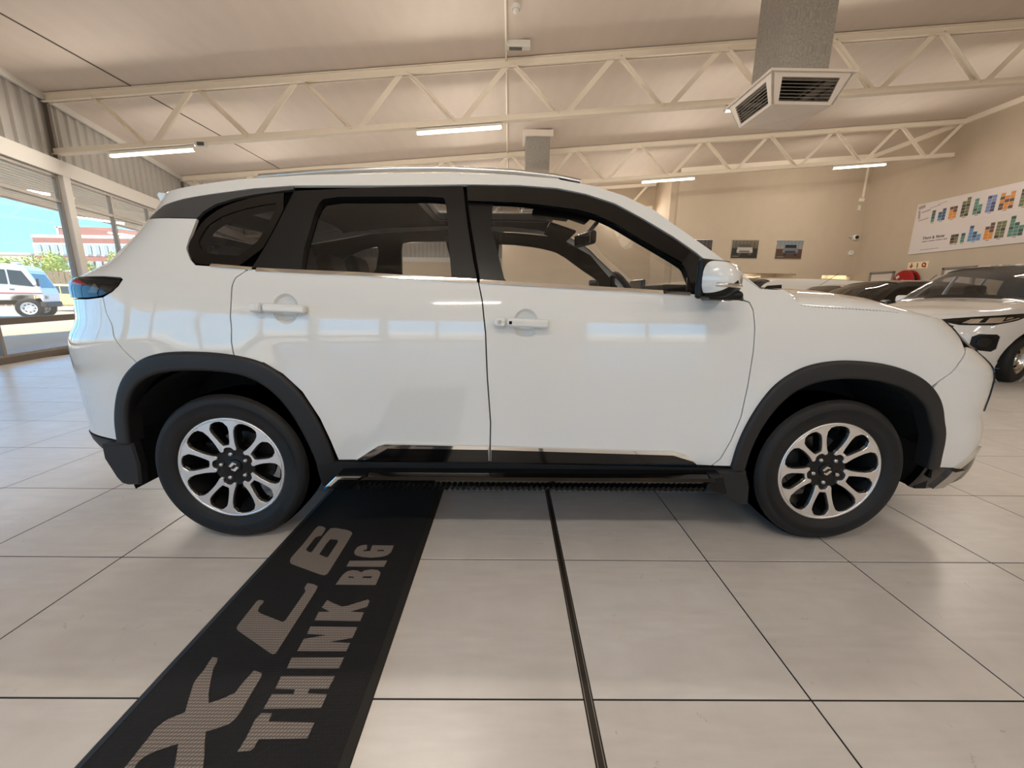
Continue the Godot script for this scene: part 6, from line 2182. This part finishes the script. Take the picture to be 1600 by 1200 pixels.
func build_ceiling_things() -> void:
	air_diffuser(Vector3(3.155, 3.40, -5.256), 0.912, "white four-way air diffuser on a galvanised duct above the SUV's bonnet", 0.26)
	air_diffuser(Vector3(0.66, 3.45, -11.2), 1.0, "white air diffuser on a galvanised duct hidden behind the SUV's roof", 0.28)
	# conduit along the ceiling
	var b := MB.new()
	b.tube(PackedVector3Array([Vector3(-0.09, ceil_y(-0.09) - 0.03, FRONT_Z - 0.1), Vector3(-0.09, ceil_y(-0.09) - 0.03, -16.9)]), 0.018, 8)
	tag(obj("ceiling_conduit", b, M.steel_white), "thin cream conduit running along the ceiling across the trusses", "conduit")
	var t := thing("smoke_detector", "small round white smoke detector on the ceiling beside the conduit", "smoke detector", Vector3(0.05, ceil_y(0.05), -6.55))
	b = MB.new()
	b.lathe([[0.0, 0.085], [0.03, 0.083], [0.045, 0.065], [0.048, 0.05]], 24, Transform3D(Basis(Vector3.RIGHT, PI / 2), Vector3.ZERO))
	obj("sensor_head", b, M.white_plastic, t)
	b = MB.new()
	b.lathe([[0.055, 0.05], [0.07, 0.035], [0.07, 0.0]], 24, Transform3D(Basis(Vector3.RIGHT, PI / 2), Vector3.ZERO))
	obj("base", b, M.white_plastic, t)
	t = thing("beam_sensor", "white rectangular sensor box on the ceiling next to the conduit", "sensor", Vector3(0.1, ceil_y(0.1), -7.35))
	b = MB.new()
	b.rbox(Vector3(0, -0.05, 0), Vector3(0.38, 0.10, 0.12), 0.015)
	obj("case", b, M.white_plastic, t)
	b = MB.new()
	b.box(Vector3(-0.04, -0.106, 0), Vector3(0.2, 0.012, 0.07), Basis.IDENTITY, 0.004)
	obj("lens", b, M.lens_smoke, t)
	t = thing("emergency_lamp", "small oval bulkhead lamp beside the tube light nearest the glazing", "lamp", Vector3(-5.33, 3.59, -7.80))
	b = MB.new()
	b.rbox(Vector3(0, -0.03, 0.05), Vector3(0.22, 0.09, 0.08), 0.035)
	obj("case", b, M.white_plastic, t)
	b = MB.new()
	b.rbox(Vector3(0.02, -0.03, 0.092), Vector3(0.12, 0.06, 0.03), 0.014)
	obj("lens", b, M.lens_smoke, t)

# ================================================================ on the walls
func picture(w: int, h: int, bg: Array, body: Color, three_quarter: bool) -> ImageTexture:
	# a dark landscape print of a parked car: sky, ground and a blocky body
	var im := Image.create(w, h, false, Image.FORMAT_RGB8)
	var rng := RandomNumberGenerator.new()
	rng.seed = w + h + int(body.r * 100)
	for y in h:
		for x in w:
			var t := float(y) / h
			var c: Color = bg[0].lerp(bg[1], t * 2.0) if t < 0.45 else bg[2]
			if t < 0.45: c = c.lightened(0.25 * rng.randf() * absf(sin(x * 0.23)))
			im.set_pixel(x, y, c.darkened(rng.randf() * 0.12))
	var blocks := [[0.28, 0.22, 0.44, 0.20, 0.0], [0.22, 0.40, 0.58, 0.16, 1.0], [0.20, 0.52, 0.62, 0.20, 0.6], [0.25, 0.72, 0.12, 0.12, -0.8], [0.66, 0.72, 0.12, 0.12, -0.8], [0.30, 0.58, 0.40, 0.10, -0.6], [0.22, 0.55, 0.08, 0.05, 2.0], [0.72, 0.55, 0.08, 0.05, 2.0]]
	for q in blocks:
		var dx := 0.05 if three_quarter else 0.0
		var c: Color = body.lightened(0.25 * q[4]) if q[4] > 0 else body.darkened(-0.6 * q[4] + (0.5 if q[4] == 0.0 else 0.0))
		im.fill_rect(Rect2i(int((q[0] + dx) * w), int(q[1] * h), int(q[2] * w), int(q[3] * h)), c)
	im.fill_rect(Rect2i(int(0.06 * w), int(0.90 * h), int(0.26 * w), int(0.03 * h)), Color(0.8, 0.8, 0.78))
	im.generate_mipmaps()
	return ImageTexture.create_from_image(im)

func build_wall_things() -> void:
	var b := MB.new()
	# three framed car prints
	var prints := [[6.28, picture(96, 64, [Color(0.14, 0.11, 0.11), Color(0.2, 0.16, 0.15), Color(0.12, 0.1, 0.1)], Color(0.3, 0.28, 0.27), false), "dark car poster partly hidden by the SUV's windscreen pillar"],
		[7.93, picture(97, 64, [Color(0.42, 0.38, 0.30), Color(0.30, 0.28, 0.24), Color(0.17, 0.18, 0.16)], Color(0.62, 0.60, 0.57), false), "poster of a silver car seen head-on, on the cream wall"],
		[9.53, picture(98, 64, [Color(0.42, 0.52, 0.60), Color(0.62, 0.55, 0.48), Color(0.34, 0.26, 0.21)], Color(0.25, 0.28, 0.33), true), "poster of a dark blue car below a blue sky"]]
	for p in prints:
		var t := thing("car_poster", p[2], "poster", Vector3(p[0] + 0.47, 2.82, -15.2), 0.0, "car posters on the cream wall")
		b = MB.new()
		b.box(Vector3(0, 0, 0.012), Vector3(0.97, 0.64, 0.024), Basis.IDENTITY, 0.003)
		obj("frame", b, M.chrome_satin, t)
		var m := mat(Color.WHITE, 0.3)
		m.albedo_texture = p[1]
		b = MB.new()
		b.quad(Vector3(-0.465, -0.30, 0.026), Vector3(0.465, -0.30, 0.026), Vector3(0.465, 0.30, 0.026), Vector3(-0.465, 0.30, 0.026), Vector3.BACK)
		obj("print", b, m, t)
	# the long timeline board on the right wall: local x runs from its far end towards the camera
	var t := thing("timeline_board", "long white board of stacked coloured picture tiles headed Then & Now", "poster board", Vector3(RIGHT_X, 2.5, -13.23), -PI / 2)
	b = MB.new()
	b.box(Vector3(2.1, 0.73, 0.015), Vector3(4.2, 1.46, 0.03), Basis.IDENTITY, 0.003)
	obj("board", b, M.poster_board, t)
	var tones := {"g": [Color(0.35, 0.55, 0.49), Color(0.24, 0.36, 0.35)], "b": [Color(0.38, 0.58, 0.76), Color(0.26, 0.36, 0.48)], "o": [Color(0.86, 0.56, 0.24), Color(0.40, 0.31, 0.27)], "v": [Color(0.44, 0.46, 0.31), Color(0.27, 0.27, 0.22)], "p": [Color(0.47, 0.54, 0.74), Color(0.29, 0.31, 0.46)], "r": [Color(0.44, 0.26, 0.26), Color(0.22, 0.18, 0.18)]}
	var tone_mats := {}
	for key in tones:
		tone_mats[key] = [mat(tones[key][0], 0.5), mat(tones[key][1], 0.5)]
	var groups := [[0.51, 0.87, "g", [4]], [0.70, 0.87, "b", [3, 4]], [1.00, 0.87, "o", [4, 4]], [1.31, 0.87, "v", [5, 6]], [1.62, 0.87, "g", [5, 3]], [1.92, 0.87, "p", [5, 5]], [2.21, 0.87, "o", [5, 4, 5]], [2.64, 0.87, "v", [5, 4]], [3.0, 0.87, "b", [4, 5, 3]], [3.4, 0.87, "g", [6, 5]], [3.75, 0.87, "o", [4, 5, 4]],
		[1.20, 0.18, "r", [3]], [1.30, 0.18, "v", [3]], [1.47, 0.18, "g", [3]], [1.65, 0.18, "b", [5, 3, 2]], [2.03, 0.18, "o", [4, 5]], [2.28, 0.18, "v", [5, 5]], [2.56, 0.18, "g", [6, 4, 3]], [3.0, 0.18, "p", [3, 5]], [3.35, 0.18, "o", [5, 4, 2]], [3.75, 0.18, "b", [4, 3, 5]]]
	var rng := RandomNumberGenerator.new()
	rng.seed = 12
	for g in groups:
		for col in g[3].size():
			for i in g[3][col]:
				b = MB.new()
				b.box(Vector3(g[0] + 0.045 + col * 0.105, g[1] + 0.04 + i * 0.082, 0.0315), Vector3(0.095, 0.076, 0.003))
				obj("picture_tile", b, tone_mats[g[2]][1 if rng.randf() < 0.42 else 0], t)
		b = MB.new()
		b.box(Vector3(g[0] + 0.05 * g[3].size(), g[1] - 0.025, 0.0305), Vector3(0.08, 0.012, 0.002))
		obj("caption", b, tone_mats["r"][1], t)
	for y in [0.80, 0.13]:
		b = MB.new()
		b.box(Vector3(2.5, y, 0.0302), Vector3(3.2, 0.006, 0.001))
		obj("rule_line", b, M.rim_machined, t)
	var ink := mat(Color(0.20, 0.17, 0.17), 0.6)
	text_on(t, "Then & Now", Vector3(0.37, 0.41, 0.031), 0.11, ink)
	b = MB.new()
	for i in 14: b.box(Vector3(0.40 + i * 0.052, 0.335, 0.0305), Vector3(0.040 if i % 4 != 3 else 0.02, 0.022, 0.002))
	obj("subtitle_line", b, ink, t).set_meta("kind", "stuff")
	b = MB.new()
	for i in 11: b.box(Vector3(0.39 + i * 0.05, 0.10, 0.0305), Vector3(0.038, 0.012, 0.002))
	obj("small_print", b, ink, t).set_meta("kind", "stuff")
	# pale line drawing at the top left corner
	b = MB.new()
	var sketch := mat(Color(0.66, 0.60, 0.60), 0.6)
	for q in [[0.10, 1.36, 0.20, 0.16], [0.06, 1.15, 0.06, 0.42], [0.25, 1.22, 0.26, 0.06], [0.22, 0.99, 0.30, 0.05], [0.50, 1.30, 0.30, 0.03], [0.70, 1.36, 0.25, 0.025]]:
		b.box(Vector3(q[0] + 0.05, q[1], 0.0304), Vector3(q[2], q[3] * 0.6, 0.001), Basis(Vector3.BACK, 0.15))
	obj("line_drawing", b, sketch, t).set_meta("kind", "stuff")
	# fire point: sign and hose reel
	t = thing("fire_sign", "cream sign with red arrow, hose and reel symbols above the hose reel", "sign", Vector3(RIGHT_X, 2.04, -13.17), -PI / 2)
	b = MB.new()
	b.box(Vector3(0.32, 0.11, 0.006), Vector3(0.64, 0.21, 0.012), Basis.IDENTITY, 0.002)
	obj("board", b, M.sign_cream, t)
	var on := Transform3D(Basis.IDENTITY, Vector3(0, 0, 0.0122))
	b = MB.new()
	b.prism(pv([0.10,0.19, 0.14,0.19, 0.14,0.12, 0.19,0.12, 0.12,0.03, 0.05,0.12, 0.10,0.12]), 0.0, 0.001, on)
	obj("arrow", b, M.sign_red, t)
	b = MB.new()
	b.box(Vector3(0.31, 0.11, 0.0127), Vector3(0.035, 0.14, 0.001))
	obj("extinguisher_symbol", b, M.sign_red, t)
	b = MB.new()
	b.prism(circle(Vector2(0.51, 0.115), 0.072, 0.072, 20), 0.0, 0.001, on)
	b.box(Vector3(0.565, 0.05, 0.0127), Vector3(0.05, 0.03, 0.001))
	obj("reel_symbol", b, M.sign_red, t)
	b = MB.new()
	b.prism(circle(Vector2(0.51, 0.115), 0.028, 0.028, 16), 0.001, 0.0016, on)
	obj("symbol_centre", b, M.sign_cream, t)
	t = thing("hose_reel", "red fire hose reel on the wall behind the black hatchback", "hose reel", Vector3(RIGHT_X - 0.012, 1.66, -12.99), -PI / 2)
	b = MB.new()
	b.lathe([[0.06, 0.245], [0.10, 0.25], [0.33, 0.235], [0.355, 0.225], [0.355, 0.205], [0.30, 0.19]], 48)
	obj("front_disc", b, M.hose_red, t)
	b = MB.new()
	b.lathe([[0.30, 0.07], [0.355, 0.06], [0.355, 0.04], [0.10, 0.03]], 48)
	obj("back_disc", b, M.hose_red, t)
	b = MB.new()
	b.lathe([[0.30, 0.19], [0.31, 0.16], [0.30, 0.13], [0.31, 0.10], [0.30, 0.07]], 40)
	obj("hose", b, M.rubber, t)
	b = MB.new()
	b.lathe([[0.0, 0.27], [0.05, 0.268], [0.065, 0.25]], 24)
	b.box(Vector3(-0.18, 0.15, 0.249), Vector3(0.11, 0.08, 0.004), Basis(Vector3.BACK, 0.6))
	obj("hub_label", b, M.poster_board, t)
	b = MB.new()
	b.box(Vector3(0, 0, 0.02), Vector3(0.12, 0.3, 0.04))
	obj("bracket", b, M.hose_red, t)
	# two panelled doors
	for d in [[1, -14.47, -13.56], [2, -12.06, -11.18]]:
		var w: float = d[2] - d[1]
		var dr := Node3D.new()
		dr.name = "door_%d" % d[0]
		dr.set_meta("kind", "structure")
		add_child(dr)
		dr.position = Vector3(RIGHT_X, 0, d[1])
		dr.rotation.y = -PI / 2
		for q in [[0.03, 1.0, 0.06, 2.04], [w - 0.03, 1.0, 0.06, 2.04], [w * 0.5, 2.0, w, 0.06]]:
			b = MB.new()
			b.box(Vector3(q[0], q[1], 0.025), Vector3(q[2], q[3], 0.05), Basis.IDENTITY, 0.006)
			obj("frame", b, M.alu, dr)
		b = MB.new()
		b.box(Vector3(w * 0.5, 0.98, 0.012), Vector3(w - 0.12, 1.96, 0.024))
		var leaf := obj("leaf", b, M.door_white, dr)
		for q in [[0.27, 1.45], [0.73, 1.45], [0.27, 0.55], [0.73, 0.55]]:
			b = MB.new()
			b.box(Vector3(w * q[0], q[1], 0.028), Vector3(w * 0.3, 0.74, 0.012), Basis.IDENTITY, 0.01)
			obj("panel", b, M.door_white, leaf)
		b = MB.new()
		b.tube(PackedVector3Array([Vector3(w - 0.13, 1.0, 0.02), Vector3(w - 0.13, 1.0, 0.07), Vector3(w - 0.25, 1.0, 0.07)]), 0.01, 8)
		obj("handle", b, M.chrome_satin, leaf)
	# camera, sounder and trunking in the corner
	t = thing("security_camera", "small white dome security camera near the corner of the walls", "camera", Vector3(12.30, 3.27, -15.2))
	b = MB.new()
	b.lathe([[0.0, 0.10], [0.07, 0.09], [0.10, 0.05], [0.10, 0.0]], 24)
	obj("base", b, M.white_plastic, t)
	b = MB.new()
	b.lathe([[0.0, 0.155], [0.035, 0.145], [0.055, 0.115], [0.06, 0.085]], 20)
	obj("dark_lens", b, M.gloss_black, t)
	b = MB.new()
	b.box(Vector3(-0.16, 0.02, 0.04), Vector3(0.18, 0.03, 0.05), Basis.IDENTITY, 0.006)
	obj("bracket", b, M.white_plastic, t)
	t = thing("alarm_sensor", "small round ring-shaped sensor below the security camera", "sensor", Vector3(12.25, 2.75, -15.2))
	b = MB.new()
	b.lathe([[0.045, 0.05], [0.06, 0.06], [0.085, 0.05], [0.09, 0.0]], 24)
	obj("ring", b, M.white_plastic, t)
	b = MB.new()
	b.lathe([[0.0, 0.045], [0.045, 0.045]], 20)
	obj("face", b, M.poster_board, t)
	t = thing("cable_trunking", "cream cable trunking with a junction box high in the wall corner", "trunking", Vector3(12.30, 4.35, -15.2))
	b = MB.new()
	b.box(Vector3(0.02, 0.75, 0.02), Vector3(0.05, 1.0, 0.04))
	obj("trunk", b, M.steel_white, t)
	b = MB.new()
	b.box(Vector3(-0.02, 0.17, 0.03), Vector3(0.16, 0.10, 0.06), Basis.IDENTITY, 0.006)
	obj("junction_box", b, M.steel_white, t)
	b = MB.new()
	b.rbox(Vector3(-0.06, -0.10, 0.03), Vector3(0.08, 0.18, 0.06), 0.012)
	obj("motion_sensor", b, M.white_plastic, t)
	# what shows through the two openings in the back wall
	t = thing("shelf_unit", "pale shelf unit with boxes inside the opening below the posters", "shelf", Vector3(9.3, 0, -17.0))
	for x in [-0.8, 0.8]:
		b = MB.new()
		b.box(Vector3(x, 1.0, 0), Vector3(0.03, 2.0, 0.3))
		obj("upright", b, M.door_white, t)
	for y in [0.5, 1.0, 1.5, 1.95]:
		b = MB.new()
		b.box(Vector3(0, y, 0), Vector3(1.6, 0.03, 0.3))
		obj("shelf", b, M.door_white, t)
	var cols := [M.timber, M.cream, M.concrete, M.brick, M.cream, M.concrete]
	for i in 6:
		b = MB.new()
		b.box(Vector3(0, 0.13, 0), Vector3(0.2, 0.26, 0.22), Basis.IDENTITY, 0.004)
		var o := obj("storage_box", b, cols[i])
		o.position = Vector3(8.62 + i * 0.27, 1.518, -16.98)
		tag(o, ["brown storage box at the end of the office shelf", "cream storage box beside the brown one on the office shelf", "white storage box between cream and brick-red ones on the office shelf", "brick-red storage box on the office shelf", "cream storage box beside the brick-red one on the office shelf", "white storage box at the other end of the office shelf"][i], "box", "boxes on the shelf")
	for r in [[9.45, -16.4, "white ceiling panel light in the room behind the poster wall opening"], [11.9, -16.0, "white ceiling panel light in the store at the wall corner"]]:
		var pl := thing("panel_light", r[2], "ceiling light", Vector3(r[0], 2.40, r[1]))
		b = MB.new()
		b.box(Vector3(0, -0.02, 0), Vector3(0.64, 0.04, 0.64), Basis.IDENTITY, 0.005)
		obj("frame", b, M.white_plastic, pl)
		b = MB.new()
		b.box(Vector3(0, -0.042, 0), Vector3(0.58, 0.006, 0.58))
		obj("lit_panel", b, M.tube_on, pl)
		var l := AreaLight3D.new()
		l.name = "lamp"
		l.area_size = Vector2(0.56, 0.56)
		l.light_energy = 1.6
		l.light_color = Color(1.0, 0.93, 0.82)
		l.shadow_enabled = true
		l.area_range = 10.0
		l.area_attenuation = 2.0
		pl.add_child(l)
		l.position = Vector3(0, -0.05, 0)
		l.rotation = Vector3(-PI / 2, 0, 0)
	t = thing("cupboard", "pale cream cupboard inside the doorway at the wall corner", "cupboard", Vector3(11.95, 0, -16.2))
	b = MB.new()
	b.box(Vector3(0, 0.9, 0), Vector3(0.9, 1.8, 0.5), Basis.IDENTITY, 0.01)
	obj("carcass", b, M.sign_cream, t)
	for x in [-0.22, 0.22]:
		b = MB.new()
		b.box(Vector3(x, 0.9, 0.26), Vector3(0.42, 1.7, 0.02), Basis.IDENTITY, 0.004)
		obj("door", b, M.sign_cream, t)

func text_on(parent: Node, words: String, at: Vector3, height: float, m: Material) -> void:
	var f := SystemFont.new()
	f.font_names = PackedStringArray(["Droid Sans"])
	f.font_weight = 700
	var tm := TextMesh.new()
	tm.text = words
	tm.font = f
	tm.font_size = 32
	tm.pixel_size = height / 32.0
	tm.depth = 0.002
	tm.horizontal_alignment = HORIZONTAL_ALIGNMENT_LEFT
	var o := MeshInstance3D.new()
	o.mesh = tm
	o.material_override = m
	o.name = "heading"
	parent.add_child(o, true)
	o.position = at + Vector3(0, 0.02, 0)
